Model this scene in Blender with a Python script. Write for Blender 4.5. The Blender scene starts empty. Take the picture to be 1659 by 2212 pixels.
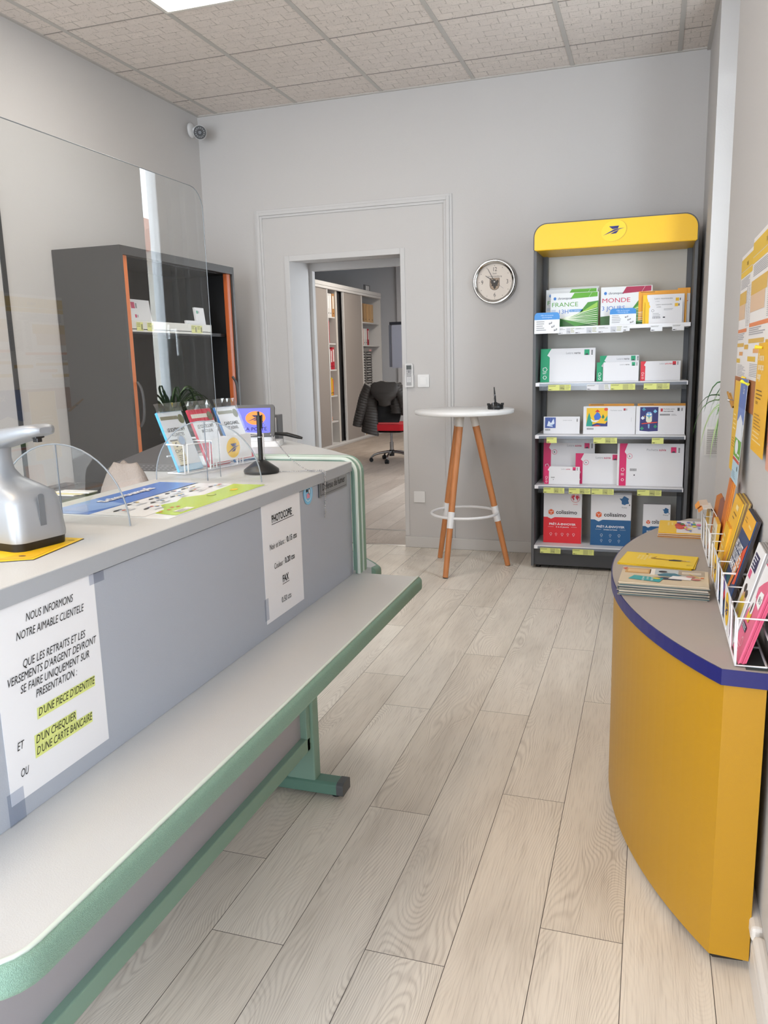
import bpy, bmesh, math, random
from mathutils import Vector, Matrix
PI = math.pi
rnd = random.Random(7)
sc = bpy.context.scene
C = sc.collection

# ------------------------------------------------------------------ camera, world, exposure
cam_d = bpy.data.cameras.new('camera'); cam = bpy.data.objects.new('camera', cam_d); C.objects.link(cam)
Rm = [[0.94986236, -0.31074863, -0.03459456], [0.31162767, 0.93186852, 0.18576628], [-0.02548903, -0.18723302, 0.98198478]]
cam.matrix_world = Matrix(((Rm[0][0], Rm[0][2], -Rm[0][1], 3.0614),
                           (Rm[1][0], Rm[1][2], -Rm[1][1], -5.2987),
                           (Rm[2][0], Rm[2][2], -Rm[2][1], 1.3078), (0, 0, 0, 1)))
cam_d.sensor_fit = 'VERTICAL'; cam_d.sensor_height = 36; cam_d.lens = 28.157
cam_d.clip_start = .02
sc.camera = cam
sc.view_settings.view_transform = 'Standard'
sc.view_settings.look = 'None'
sc.view_settings.gamma = 1
sc.view_settings.use_curve_mapping = False
sc.view_settings.exposure = 1.1
w = bpy.data.worlds.new('sky'); sc.world = w; w.use_nodes = True
bg = w.node_tree.nodes['Background']; bg.inputs[0].default_value = (.84, .92, 1, 1); bg.inputs[1].default_value = 6.5

def area(name, loc, rot, sx, sy, power, col, portal=False):
    d = bpy.data.lights.new(name, 'AREA'); d.shape = 'RECTANGLE'; d.size = sx; d.size_y = sy
    d.energy = power; d.color = col
    if portal: d.cycles.is_portal = True
    o = bpy.data.objects.new(name, d); C.objects.link(o); o.location = loc; o.rotation_euler = rot
    return o
# sampling portals in the window openings, added ones included (daylight of the sky)
area('daylight_portal', (3.72, -1.34, 1.75), (0, PI/2, 0), 1.7, 1.0, 1, (1, 1, 1), True)
area('daylight_portal', (1.35, -7.62, 1.45), (PI/2, 0, 0), 2.1, 2.4, 1, (1, 1, 1), True)
area('daylight_portal', (2.36, 2.6, 1.6), (0, PI/2, 0), 1.8, 2.0, 1, (1, 1, 1), True)
area('daylight_portal', (3.72, -6.45, 1.62), (0, PI/2, 0), 2.05, 1.5, 1, (1, 1, 1), True)
LAMP = 9.0       # strength of the ceiling luminaires
LAMPW = 8.0

# ------------------------------------------------------------------ helpers
def lin(h):
    h = h.lstrip('#'); r = [int(h[i:i+2], 16)/255 for i in (0, 2, 4)]
    return tuple((c/12.92 if c <= .04045 else ((c+.055)/1.055)**2.4) for c in r) + (1,)
_m = {}
def M(hexc, rough=.55, metal=0, spec=.5, bump=0, bscale=200, emit=0, coat=0, mottle=0, mscale=60):
    k = (hexc, rough, metal, spec, bump, bscale, emit, coat, mottle, mscale)
    if k in _m: return _m[k]
    m = bpy.data.materials.new('mat_'+hexc.strip('#')); m.use_nodes = True
    nt = m.node_tree; b = nt.nodes['Principled BSDF']
    b.inputs['Base Color'].default_value = lin(hexc)
    b.inputs['Roughness'].default_value = rough
    b.inputs['Metallic'].default_value = metal
    b.inputs['Specular IOR Level'].default_value = spec
    if coat: b.inputs['Coat Weight'].default_value = coat
    if emit:
        b.inputs['Emission Color'].default_value = lin(hexc); b.inputs['Emission Strength'].default_value = emit
    tc = nt.nodes.new('ShaderNodeTexCoord')
    if bump or mottle:
        n = nt.nodes.new('ShaderNodeTexNoise'); n.inputs['Scale'].default_value = bscale if bump else mscale
        n.inputs['Detail'].default_value = 3
        nt.links.new(tc.outputs['Object'], n.inputs['Vector'])
        if bump:
            bp = nt.nodes.new('ShaderNodeBump'); bp.inputs['Strength'].default_value = bump; bp.inputs['Distance'].default_value = .002
            nt.links.new(n.outputs['Fac'], bp.inputs['Height']); nt.links.new(bp.outputs['Normal'], b.inputs['Normal'])
        if mottle:
            n2 = nt.nodes.new('ShaderNodeTexNoise'); n2.inputs['Scale'].default_value = mscale; n2.inputs['Detail'].default_value = 4
            nt.links.new(tc.outputs['Object'], n2.inputs['Vector'])
            mx = nt.nodes.new('ShaderNodeMix'); mx.data_type = 'RGBA'
            c = lin(hexc)
            mx.inputs[6].default_value = tuple(v*(1-mottle) for v in c[:3])+(1,)
            mx.inputs[7].default_value = tuple(min(1, v*(1+mottle)) for v in c[:3])+(1,)
            nt.links.new(n2.outputs['Fac'], mx.inputs[0]); nt.links.new(mx.outputs[2], b.inputs['Base Color'])
    _m[k] = m; return m

def glassy(name, tint='#ffffff', rough=0.0, ior=1.6, alpha=.06):
    """thin clear sheet: transparent with fresnel gloss"""
    if name in _m: return _m[name]
    m = bpy.data.materials.new(name); m.use_nodes = True; nt = m.node_tree; nt.nodes.clear()
    out = nt.nodes.new('ShaderNodeOutputMaterial'); t = nt.nodes.new('ShaderNodeBsdfTransparent'); g = nt.nodes.new('ShaderNodeBsdfGlossy')
    t.inputs[0].default_value = lin(tint); g.inputs['Roughness'].default_value = rough
    ge = nt.nodes.new('ShaderNodeNewGeometry'); dt = nt.nodes.new('ShaderNodeVectorMath'); dt.operation = 'DOT_PRODUCT'
    nt.links.new(ge.outputs['Incoming'], dt.inputs[0]); nt.links.new(ge.outputs['Normal'], dt.inputs[1])
    def mth(op, a_, b_):
        q = nt.nodes.new('ShaderNodeMath'); q.operation = op
        for i_, v_ in enumerate((a_, b_)):
            if v_ is None: continue
            if isinstance(v_, (int, float)): q.inputs[i_].default_value = v_
            else: nt.links.new(v_, q.inputs[i_])
        return q
    ab = mth('ABSOLUTE', dt.outputs['Value'], None); om = mth('SUBTRACT', 1.0, ab.outputs[0]); pw = mth('POWER', om.outputs[0], 5.0)
    f0 = 2*((ior-1)/(ior+1))**2
    f = mth('MULTIPLY_ADD', pw.outputs[0], 1-f0); f.inputs[2].default_value = f0
    mx = nt.nodes.new('ShaderNodeMixShader')
    nt.links.new(f.outputs[0], mx.inputs[0]); nt.links.new(t.outputs[0], mx.inputs[1]); nt.links.new(g.outputs[0], mx.inputs[2])
    nt.links.new(mx.outputs[0], out.inputs[0]); _m[name] = m; return m
GLASS = glassy('clear_sheet', '#fbfdfd')
EDGE = M('#7f8894', .2, 0, .6)
FILM = glassy('clear_film', '#fafbfc', .08, 1.22)

_txt = {}
def text_geo(s, bold=0.0):
    k = (s, bold)
    if k in _txt: return _txt[k]
    cu = bpy.data.curves.new('t', 'FONT'); cu.body = s; cu.size = 1; cu.offset = bold; cu.resolution_u = 3
    o = bpy.data.objects.new('t', cu); C.objects.link(o)
    bpy.context.view_layer.update()
    dg = bpy.context.evaluated_depsgraph_get()
    me = bpy.data.meshes.new_from_object(o.evaluated_get(dg))
    V = [(v.co.x, v.co.y) for v in me.vertices]; F = [tuple(p.vertices) for p in me.polygons]
    bpy.data.objects.remove(o); bpy.data.curves.remove(cu); bpy.data.meshes.remove(me)
    wd = max([v[0] for v in V], default=0)
    _txt[k] = (V, F, wd); return _txt[k]

class MB:
    def __init__(s): s.v = []; s.f = []; s.mi = []; s.sm = []; s.mats = []; s.T = Matrix.Identity(4)
    def mid(s, m):
        if m not in s.mats: s.mats.append(m)
        return s.mats.index(m)
    def add(s, vs, fs, m, smooth=False, T=None):
        T = T if T is not None else s.T
        b = len(s.v); s.v += [tuple(T @ Vector(p)) for p in vs]; i = s.mid(m)
        for f in fs: s.f.append(tuple(b+a for a in f)); s.mi.append(i); s.sm.append(smooth)
        return s
    def box(s, x0, x1, y0, y1, z0, z1, m):
        vs = [(x, y, z) for x in (x0, x1) for y in (y0, y1) for z in (z0, z1)]
        return s.add(vs, [(0, 1, 3, 2), (4, 6, 7, 5), (0, 4, 5, 1), (2, 3, 7, 6), (0, 2, 6, 4), (1, 5, 7, 3)], m)
    def prism(s, pts, a, b, m, axis='z', smooth=False):
        """pts outline (2d); extruded a..b along axis"""
        def P(p, t):
            return {'z': (p[0], p[1], t), 'y': (p[0], t, p[1]), 'x': (t, p[0], p[1])}[axis]
        n = len(pts); vs = [P(p, a) for p in pts]+[P(p, b) for p in pts]
        s.add(vs, [tuple(range(n))[::-1], tuple(range(n, 2*n))], m)
        return s.add(vs, [(i, (i+1) % n, n+(i+1) % n, n+i) for i in range(n)], m, smooth)
    def tube(s, path, r, m, n=8, closed=False, caps=True):
        P = [Vector(p) for p in path]; k = len(P); R = r if isinstance(r, (list, tuple)) else [r]*k
        vs = []; up = None
        for i, p in enumerate(P):
            if closed: d = P[(i+1) % k]-P[i-1]
            else: d = P[min(i+1, k-1)]-P[max(i-1, 0)]
            d.normalize()
            if up is None: up = Vector((0, 0, 1)) if abs(d.z) < .9 else Vector((1, 0, 0))
            a = d.cross(up)
            if a.length < 1e-5: a = d.cross(Vector((0, 1, 0)))
            a.normalize(); b = a.cross(d); b.normalize(); up = b
            vs += [tuple(p+(a*math.cos(2*PI*j/n)+b*math.sin(2*PI*j/n))*R[i]) for j in range(n)]
        fs = []
        for i in range(k if closed else k-1):
            i2 = (i+1) % k
            for j in range(n): fs.append((i*n+j, i*n+(j+1) % n, i2*n+(j+1) % n, i2*n+j))
        s.add(vs, fs, m, True)
        if caps and not closed:
            s.add(vs[:n], [tuple(range(n))[::-1]], m); s.add(vs[-n:], [tuple(range(n))], m)
        return s
    def cyl(s, p0, p1, r0, r1, m, n=20): return s.tube([p0, p1], [r0, r1], m, n)
    def lathe(s, prof, m, n=40, c=(0, 0, 0), axis='z', smooth=True):
        vs = []
        for (r, h) in prof:
            for j in range(n):
                a = 2*PI*j/n; x, y = r*math.cos(a), r*math.sin(a)
                q = {'z': (x, y, h), 'y': (x, h, y), 'x': (h, x, y)}[axis]
                vs.append((q[0]+c[0], q[1]+c[1], q[2]+c[2]))
        fs = [(i*n+j, i*n+(j+1) % n, (i+1)*n+(j+1) % n, (i+1)*n+j) for i in range(len(prof)-1) for j in range(n)]
        return s.add(vs, fs, m, smooth)
    def loft(s, rings, m, smooth=True, caps=True):
        n = len(rings[0]); vs = [p for r in rings for p in r]
        fs = [(i*n+j, i*n+(j+1) % n, (i+1)*n+(j+1) % n, (i+1)*n+j) for i in range(len(rings)-1) for j in range(n)]
        s.add(vs, fs, m, smooth)
        if caps: s.add(rings[0], [tuple(range(n))[::-1]], m); s.add(rings[-1], [tuple(range(n))], m)
        return s
    # ---- flat print on the local xy plane (x right, y up, z out)
    LZ = .0005
    def rect(s, x, y, w, h, m, L=1): return s.add([(x, y, L*s.LZ), (x+w, y, L*s.LZ), (x+w, y+h, L*s.LZ), (x, y+h, L*s.LZ)], [(0, 1, 2, 3)], m)
    def poly(s, pts, m, L=1): return s.add([(a, b, L*s.LZ) for a, b in pts], [tuple(range(len(pts)))], m)
    def oval(s, x, y, rx, ry, m, L=1, n=28, rot=0):
        c, d = math.cos(rot), math.sin(rot)
        return s.poly([(x+rx*math.cos(2*PI*i/n)*c-ry*math.sin(2*PI*i/n)*d, y+rx*math.cos(2*PI*i/n)*d+ry*math.sin(2*PI*i/n)*c) for i in range(n)], m, L)
    def ring(s, x, y, r0, r1, m, L=1, n=32, ry=1.0):
        vs = []
        for i in range(n):
            a = 2*PI*i/n
            vs += [(x+r0*math.cos(a), y+r0*math.sin(a)*ry, L*s.LZ), (x+r1*math.cos(a), y+r1*math.sin(a)*ry, L*s.LZ)]
        return s.add(vs, [(2*i, 2*i+1, (2*i+3) % (2*n), (2*i+2) % (2*n)) for i in range(n)], m)
    def line(s, x0, y0, x1, y1, t, m, L=1):
        d = Vector((x1-x0, y1-y0)); d.normalize(); nx, ny = -d.y*t/2, d.x*t/2
        return s.poly([(x0+nx, y0+ny), (x0-nx, y0-ny), (x1-nx, y1-ny), (x1+nx, y1+ny)], m, L)
    def text(s, t, x, y, size, m, L=2, align='l', sx=1.0, shear=0, bold=0.0, rot=0, fit=None):
        V, F, wd = text_geo(t, bold)
        if fit and wd: sx = fit/(wd*size)
        off = {'l': 0, 'c': -wd*size*sx/2, 'r': -wd*size*sx}[align]
        c, d = math.cos(rot), math.sin(rot); vs = []
        for a, b in V:
            px = a*size*sx+b*size*shear+off; py = b*size
            vs.append((x+px*c-py*d, y+px*d+py*c, L*s.LZ))
        return s.add(vs, F, m)
    def fake(s, x, y, w, n, dy, m, L=2, t=None):
        """rows too small to read in the photo"""
        r = random.Random(int(x*9973+y*7919)+n)
        for i in range(n): s.rect(x, y-i*dy, w*r.uniform(.6, 1), t or dy*.35, m, L)
        return s
    def build(s, name, parent=None, bevel=0, world=True, seg=2, loc=None, rot=None):
        me = bpy.data.meshes.new(name)
        V = s.v
        o = bpy.data.objects.new(name, me)
        if parent is not None:
            if world:
                pl = total_loc(parent); V = [(a-pl[0], b-pl[1], c-pl[2]) for a, b, c in V]
        elif world:
            xs = [p[0] for p in V]; ys = [p[1] for p in V]; zs = [p[2] for p in V]
            o.location = ((min(xs)+max(xs))/2, (min(ys)+max(ys))/2, min(zs))
            V = [(a-o.location[0], b-o.location[1], c-o.location[2]) for a, b, c in V]
        me.from_pydata(V, [], s.f)
        for m in s.mats: me.materials.append(m)
        me.polygons.foreach_set('material_index', s.mi)
        me.polygons.foreach_set('use_smooth', s.sm)
        me.update()
        if parent is not None: o.parent = parent
        if loc is not None: o.location = loc
        if rot is not None: o.rotation_euler = rot
        C.objects.link(o)
        if bevel:
            b = o.modifiers.new('bevel', 'BEVEL'); b.width = bevel; b.segments = seg; b.limit_method = 'ANGLE'; b.angle_limit = .6
        return o
def total_loc(o):
    l = Vector(o.location)
    while o.parent: o = o.parent; l = l+Vector(o.location)
    return l
def tag(o, label, cat, group=None):
    o['label'] = label; o['category'] = cat
    if group: o['group'] = group
    return o
def thing(name, label, cat, loc=(0, 0, 0), rot=(0, 0, 0), group=None):
    o = bpy.data.objects.new(name, None); o.empty_display_size = .1; C.objects.link(o)
    o.location = loc; o.rotation_euler = rot
    return tag(o, label, cat, group)
def struct(o): o['kind'] = 'structure'; return o
def lab(o, t): o['label'] = t; return o
def copy_thing(r, loc, rot=None, label=None):
    n = r.copy(); C.objects.link(n); n.location = loc
    if rot is not None: n.rotation_euler = rot
    if label: n['label'] = label
    for ch in list(r.children):
        c = ch.copy(); C.objects.link(c); c.parent = n
        for g in list(ch.children):
            d = g.copy(); C.objects.link(d); d.parent = c
    return n
def rr(x0, y0, x1, y1, r, n=6):
    out = []
    for cx, cy, a0 in ((x1-r, y0+r, -PI/2), (x1-r, y1-r, 0), (x0+r, y1-r, PI/2), (x0+r, y0+r, PI)):
        for i in range(n+1):
            a = a0+PI/2*i/n; out.append((cx+r*math.cos(a), cy+r*math.sin(a)))
    return out

WHITE = M('#e8e8ea', .6); PAPER = M('#e9ebf0', .7); INK = M('#15161a', .7); BLACK = M('#101012', .4)
YEL = M('#f2c318', .5); NAVY = M('#20256e', .5)

# ------------------------------------------------------------------ procedural surface materials
def wall_mat(hexc, name='paint'):
    m = bpy.data.materials.new(name); m.use_nodes = True; nt = m.node_tree; b = nt.nodes['Principled BSDF']
    b.inputs['Base Color'].default_value = lin(hexc); b.inputs['Roughness'].default_value = .75; b.inputs['Specular IOR Level'].default_value = .25
    tc = nt.nodes.new('ShaderNodeTexCoord'); n = nt.nodes.new('ShaderNodeTexNoise'); n.inputs['Scale'].default_value = 140; n.inputs['Detail'].default_value = 4
    bp = nt.nodes.new('ShaderNodeBump'); bp.inputs['Strength'].default_value = .25; bp.inputs['Distance'].default_value = .002
    nt.links.new(tc.outputs['Object'], n.inputs['Vector']); nt.links.new(n.outputs['Fac'], bp.inputs['Height']); nt.links.new(bp.outputs['Normal'], b.inputs['Normal'])
    return m
WALL = wall_mat('#c2bfbd'); TRIM = wall_mat('#c6c4c3', 'trim_paint'); WALLC = wall_mat('#c9cbd0', 'back_room_paint')

def ceiling_mat():
    m = bpy.data.materials.new('mineral_tile'); m.use_nodes = True; nt = m.node_tree; b = nt.nodes['Principled BSDF']; L = nt.links.new
    b.inputs['Roughness'].default_value = .9; b.inputs['Specular IOR Level'].default_value = .15
    g = nt.nodes.new('ShaderNodeNewGeometry')
    mp = nt.nodes.new('ShaderNodeMapping'); mp.inputs['Location'].default_value = (-.154+.6, .33+.6, 0); L(g.outputs['Position'], mp.inputs['Vector'])
    br = nt.nodes.new('ShaderNodeTexBrick'); br.offset = .5; br.inputs['Scale'].default_value = 1
    br.inputs['Brick Width'].default_value = .1; br.inputs['Row Height'].default_value = .075; br.inputs['Mortar Size'].default_value = .0035
    br.inputs['Mortar Smooth'].default_value = .6
    for i, c in enumerate(('#fff', )): pass
    br.inputs['Color1'].default_value = (1, 1, 1, 1); br.inputs['Color2'].default_value = (.93, .93, .93, 1); br.inputs['Mortar'].default_value = (.62, .61, .60, 1)
    L(mp.outputs[0], br.inputs['Vector'])
    # grooves broken up into dashes
    n0 = nt.nodes.new('ShaderNodeTexNoise'); n0.inputs['Scale'].default_value = 14; L(g.outputs['Position'], n0.inputs['Vector'])
    r0 = nt.nodes.new('ShaderNodeMapRange'); r0.inputs[1].default_value = .4; r0.inputs[2].default_value = .62; L(n0.outputs['Fac'], r0.inputs[0])
    mx0 = nt.nodes.new('ShaderNodeMix'); mx0.data_type = 'RGBA'; mx0.inputs[7].default_value = (.93, .93, .93, 1)
    L(r0.outputs[0], mx0.inputs[0]); L(br.outputs['Color'], mx0.inputs[6])
    # fissure flecks
    mp2 = nt.nodes.new('ShaderNodeMapping'); mp2.inputs['Scale'].default_value = (1.6, 1, 1); mp2.inputs['Rotation'].default_value = (0, 0, .6); L(g.outputs['Position'], mp2.inputs['Vector'])
    n = nt.nodes.new('ShaderNodeTexNoise'); n.inputs['Scale'].default_value = 75; n.inputs['Detail'].default_value = 3; n.inputs['Distortion'].default_value = 1.2; L(mp2.outputs[0], n.inputs['Vector'])
    rp = nt.nodes.new('ShaderNodeValToRGB'); rp.color_ramp.elements[0].position = .30; rp.color_ramp.elements[0].color = (.55, .53, .51, 1)
    rp.color_ramp.elements[1].position = .38; rp.color_ramp.elements[1].color = (1, 1, 1, 1); L(n.outputs['Fac'], rp.inputs[0])
    mx = nt.nodes.new('ShaderNodeMix'); mx.data_type = 'RGBA'; mx.blend_type = 'MULTIPLY'; mx.inputs[0].default_value = 1
    L(mx0.outputs[2], mx.inputs[6]); L(rp.outputs[0], mx.inputs[7])
    mx2 = nt.nodes.new('ShaderNodeMix'); mx2.data_type = 'RGBA'; mx2.blend_type = 'MULTIPLY'; mx2.inputs[0].default_value = 1
    mx2.inputs[7].default_value = lin('#e3d9d1'); L(mx.outputs[2], mx2.inputs[6]); L(mx2.outputs[2], b.inputs['Base Color'])
    bp = nt.nodes.new('ShaderNodeBump'); bp.inputs['Strength'].default_value = .6; bp.inputs['Distance'].default_value = .004
    L(mx.outputs[2], bp.inputs['Height']); L(bp.outputs['Normal'], b.inputs['Normal'])
    return m

def wood_floor(name, c_light, c_dark, c_tint):
    m = bpy.data.materials.new(name); m.use_nodes = True; nt = m.node_tree; b = nt.nodes['Principled BSDF']; L = nt.links.new
    b.inputs['Roughness'].default_value = .42; b.inputs['Specular IOR Level'].default_value = .4
    g = nt.nodes.new('ShaderNodeNewGeometry'); at = nt.nodes.new('ShaderNodeAttribute'); at.attribute_name = 'plank'
    sc10 = nt.nodes.new('ShaderNodeVectorMath'); sc10.operation = 'SCALE'; sc10.inputs['Scale'].default_value = 37; L(at.outputs['Vector'], sc10.inputs[0])
    ad = nt.nodes.new('ShaderNodeVectorMath'); ad.operation = 'ADD'; L(g.outputs['Position'], ad.inputs[0]); L(sc10.outputs[0], ad.inputs[1])
    def mapped(scale):
        mp = nt.nodes.new('ShaderNodeMapping'); mp.inputs['Scale'].default_value = scale; L(ad.outputs[0], mp.inputs['Vector']); return mp
    def noise(mp, s, d=2, dist=0, rough=.5):
        n = nt.nodes.new('ShaderNodeTexNoise'); n.inputs['Scale'].default_value = s; n.inputs['Detail'].default_value = d; n.inputs['Distortion'].default_value = dist
        n.inputs['Roughness'].default_value = rough; L(mp.outputs[0], n.inputs['Vector']); return n
    def math_(op, a, v=None, b2=None):
        q = nt.nodes.new('ShaderNodeMath'); q.operation = op
        L(a, q.inputs[0])
        if b2 is not None: L(b2, q.inputs[1])
        elif v is not None: q.inputs[1].default_value = v
        return q.outputs[0]
    n1 = noise(mapped((6.0, 1.5, 1)), 1.0, .8, .3)
    q = math_('MULTIPLY', n1.outputs['Fac'], 300); sx_ = nt.nodes.new('ShaderNodeSeparateXYZ'); L(ad.outputs[0], sx_.inputs[0]); q = math_('ADD', q, None, math_('MULTIPLY', sx_.outputs[0], 820)); q = math_('SINE', q)
    r1 = nt.nodes.new('ShaderNodeMapRange'); r1.inputs[1].default_value = -1; r1.inputs[2].default_value = 1; L(q, r1.inputs[0])
    ringv = math_('POWER', r1.outputs[0], 2.2)
    n2 = noise(mapped((330, 9, 1)), 1.0, 3, .2)         # fine pores
    n3 = noise(mapped((9, 1.8, 1)), 1.0, 3, .5)          # broad cloudiness / darker heart streaks
    r3 = nt.nodes.new('ShaderNodeMapRange'); r3.inputs[1].default_value = .42; r3.inputs[2].default_value = .75; L(n3.outputs['Fac'], r3.inputs[0])
    n4 = noise(mapped((3, .7, 1)), 1.3, 1)
    r4 = nt.nodes.new('ShaderNodeMapRange'); r4.inputs[1].default_value = .36; r4.inputs[2].default_value = .62; r4.inputs[3].default_value = .12; L(n4.outputs['Fac'], r4.inputs[0])
    ringm = math_('MULTIPLY', ringv, None, r4.outputs[0]); ringm = math_('MULTIPLY', ringm, .31)
    pm = nt.nodes.new('ShaderNodeMapRange'); pm.inputs[1].default_value = .5; pm.inputs[2].default_value = .8; pm.inputs[3].default_value = 0; pm.inputs[4].default_value = .42; L(n2.outputs['Fac'], pm.inputs[0])
    cl = math_('MULTIPLY', r3.outputs[0], .30)
    s1 = math_('ADD', ringm, None, pm.outputs[0]); s1 = math_('ADD', s1, None, cl)
    mx = nt.nodes.new('ShaderNodeMix'); mx.data_type = 'RGBA'; mx.inputs[6].default_value = lin(c_light); mx.inputs[7].default_value = lin(c_dark); L(s1, mx.inputs[0])
    sep = nt.nodes.new('ShaderNodeSeparateXYZ'); L(at.outputs['Vector'], sep.inputs[0])
    mx2 = nt.nodes.new('ShaderNodeMix'); mx2.data_type = 'RGBA'; mx2.blend_type = 'MULTIPLY'; L(math_('MULTIPLY', sep.outputs[0], .3), mx2.inputs[0])
    mx2.inputs[7].default_value = lin(c_tint); L(mx.outputs[2], mx2.inputs[6]); L(mx2.outputs[2], b.inputs['Base Color'])
    bp = nt.nodes.new('ShaderNodeBump'); bp.inputs['Strength'].default_value = .12; bp.inputs['Distance'].default_value = .001; bp.invert = True
    L(s1, bp.inputs['Height']); L(bp.outputs['Normal'], b.inputs['Normal'])
    return m

def plank_floor(name, x0, x1, y0, y1, wd, ln, joints, mat, gap, xoff, z=0.0):
    """joints: {column index: y of one joint}"""
    mb = MB(); att = []
    mb.box(x0, x1, y0, y1, z-.12, z-.0015, gap); att += [(0, 0, 0)]*6
    k0 = math.floor((x0-xoff)/wd); k1 = math.ceil((x1-xoff)/wd); g = .0008
    for k in range(k0, k1):
        a = max(x0, xoff+k*wd); b = min(x1, xoff+(k+1)*wd)
        if b-a < .004: continue
        j = joints.get(k, rnd.uniform(0, ln)); y = j-math.ceil((j-y0)/ln+1)*ln
        while y < y1:
            c, d = max(y, y0), min(y+ln, y1)
            if d-c > .004:
                mb.add([(a+g, c+g, z), (b-g, c+g, z), (b-g, d-g, z), (a+g, d-g, z)], [(0, 1, 2, 3)], mat)
                att.append((rnd.random(), rnd.random(), rnd.random()))
            y += ln
    o = mb.build(name); me = o.data
    a = me.attributes.new('plank', 'FLOAT_VECTOR', 'FACE')
    a.data.foreach_set('vector', [c for t in att for c in t])
    return o

# ================================================================== THE SETTING
FL = wood_floor('oak_laminate', '#ebe4d9', '#a1968a', '#ddd2c5')
FL2 = wood_floor('brown_laminate', '#b9aca0', '#7d6d60', '#b8a898')
GAP = M('#4f4943', .9)
jt = {0: -3.075+.0, 1: -3.629, -1: -3.81, -2: -3.248, -3: -3.85, -4: -3.567}
struct(plank_floor('floor', 0, 3.9, -7.6, .026, .184, 1.297, jt, FL, GAP, 2.677))
struct(plank_floor('floor', .5, 1.6, .03, .50, .5, 2.0, {}, FL2, GAP, .6))
struct(plank_floor('floor', -3.2, 3.4, .505, 10.2, .184, 1.297, {}, FL2, GAP, 0.03))
b = MB()
STEEL = M('#c9c6c2', .25, 1)
for yy in (.022, .502): b.prism([(yy-.012, 0), (yy+.012, 0), (yy+.008, .005), (yy-.008, .005)], .56, 1.51, STEEL, 'x')
struct(b.build('trim_1'))

# walls
b = MB()
b.box(-.15, 0, -7.75, 0, 0, 3.2, WALL)
struct(b.build('wall_left'))
b = MB()
b.prism([(-3.2, 0), (.65, 0), (.58, .5), (-3.2, .5)], 0, 3.2, WALL)
b.prism([(1.453, 0), (3.9, 0), (3.9, .5), (1.50, .5)], 0, 3.2, WALL)
b.loft([[(.65, 0, 1.99), (1.453, 0, 1.99), (1.453, 0, 3.2), (.65, 0, 3.2)], [(.58, .5, 2.03), (1.5, .5, 2.03), (1.5, .5, 3.2), (.58, .5, 3.2)]], WALL, False)
b.box(.50, .605, .501, .55, 0, 2.2, WALL); b.box(1.46, 1.6, .501, .55, 0, 2.2, WALL); b.box(.605, 1.46, .501, .55, 1.975, 2.2, WALL)
struct(b.build('wall_back'))
NX = 3.32; NY0, NY1 = -1.88, -.80
b = MB()
b.box(NX, 3.70, -5.7, NY0, 0, 3.2, WALL); b.box(NX, 3.70, -7.75, -7.2, 0, 3.2, WALL); b.box(NX, 3.70, -7.2, -5.7, 0, .6, WALL); b.box(NX, 3.70, -7.2, -5.7, 2.65, 3.2, WALL); b.box(NX, 3.70, NY1, 0, 0, 3.2, WALL)
b.box(3.56, 3.70, NY0, NY1, 0, .92, WALL); b.box(3.56, 3.70, NY0, NY1, 2.6, 3.2, WALL)
struct(b.build('wall_right'))
b = MB()
b.box(-.15, .3, -7.85, -7.55, 0, 3.2, WALL); b.box(2.4, 3.86, -7.85, -7.55, 0, 3.2, WALL)
b.box(.3, 2.4, -7.85, -7.55, 0, .25, WALL); b.box(.3, 2.4, -7.85, -7.55, 2.65, 3.2, WALL)
struct(b.build('wall_front'))
# unseen window added behind the camera to let cool daylight in
FR = M('#e6e8ea', .4)
b = MB()
for x in (.3, 1.32, 2.34): b.box(x, x+.06, -7.74, -7.67, .25, 2.65, FR)
for z in (.25, 2.59): b.box(.3, 2.4, -7.739, -7.671, z, z+.06, FR)
struct(b.build('added_window_2'))
b = MB()  # unseen window added in the right wall to light the left wall
for y in (-7.2, -6.48, -5.76): b.box(3.55, 3.62, y, y+.06, .6, 2.65, FR)
for z in (.6, 2.59): b.box(3.551, 3.619, -7.2, -5.7, z, z+.06, FR)
struct(b.build('added_window_4'))
# back room shell
b = MB(); b.box(-3.35, -3.2, 0, 10.2, 0, 3.2, WALLC); struct(b.build('wall_left'))
b = MB(); b.box(2.2, 2.35, .5, 1.6, 0, 3.2, WALLC); b.box(2.2, 2.35, 3.6, 10.2, 0, 3.2, WALLC); b.box(2.2, 2.35, 1.6, 3.6, 0, .7, WALLC); b.box(2.2, 2.35, 1.6, 3.6, 2.5, 3.2, WALLC); struct(b.build('wall_right'))
b = MB()
for y in (1.6, 2.57, 3.54): b.box(2.24, 2.30, y, y+.06, .7, 2.5, M('#e6e8ea', .4))
struct(b.build('window_3'))
b = MB(); b.box(-3.35, 2.35, 8.95, 9.1, 0, 3.2, WALLC); b.box(-1.30, -.9, 8.80, 8.95, 0, 3.0, WALLC)
struct(b.build('wall_back'))
b = MB(); b.box(-3.35, 3.6, .5, 10.2, 3.0, 3.1, M('#d0cdc9', .9)); struct(b.build('ceiling'))

CT = ceiling_mat()
b = MB(); b.box(-.1, 3.86, -7.75, 0, 3.0, 3.12, CT); struct(b.build('ceiling'))
GR = M('#b9b4ae', .5)
b = MB()
for i in range(-1, 6):
    x = .154+.6*i
    if 0 < x < NX: b.box(x-.012, x+.012, -7.55, 0, 2.9955, 3.001, GR)
for j in range(0, 13):
    y = -.33-.6*j; b.box(0, NX, y-.0025, y+.0025, 2.9975, 3.001, M('#8d8680', .8))
b.box(0, .018, -7.55, 0, 2.994, 3.001, GR); b.box(3.30, NX, -7.55, 0, 2.985, 3.001, GR); b.box(0, NX, -.014, 0, 2.992, 3.001, GR)
struct(b.build('trim_2'))

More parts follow.
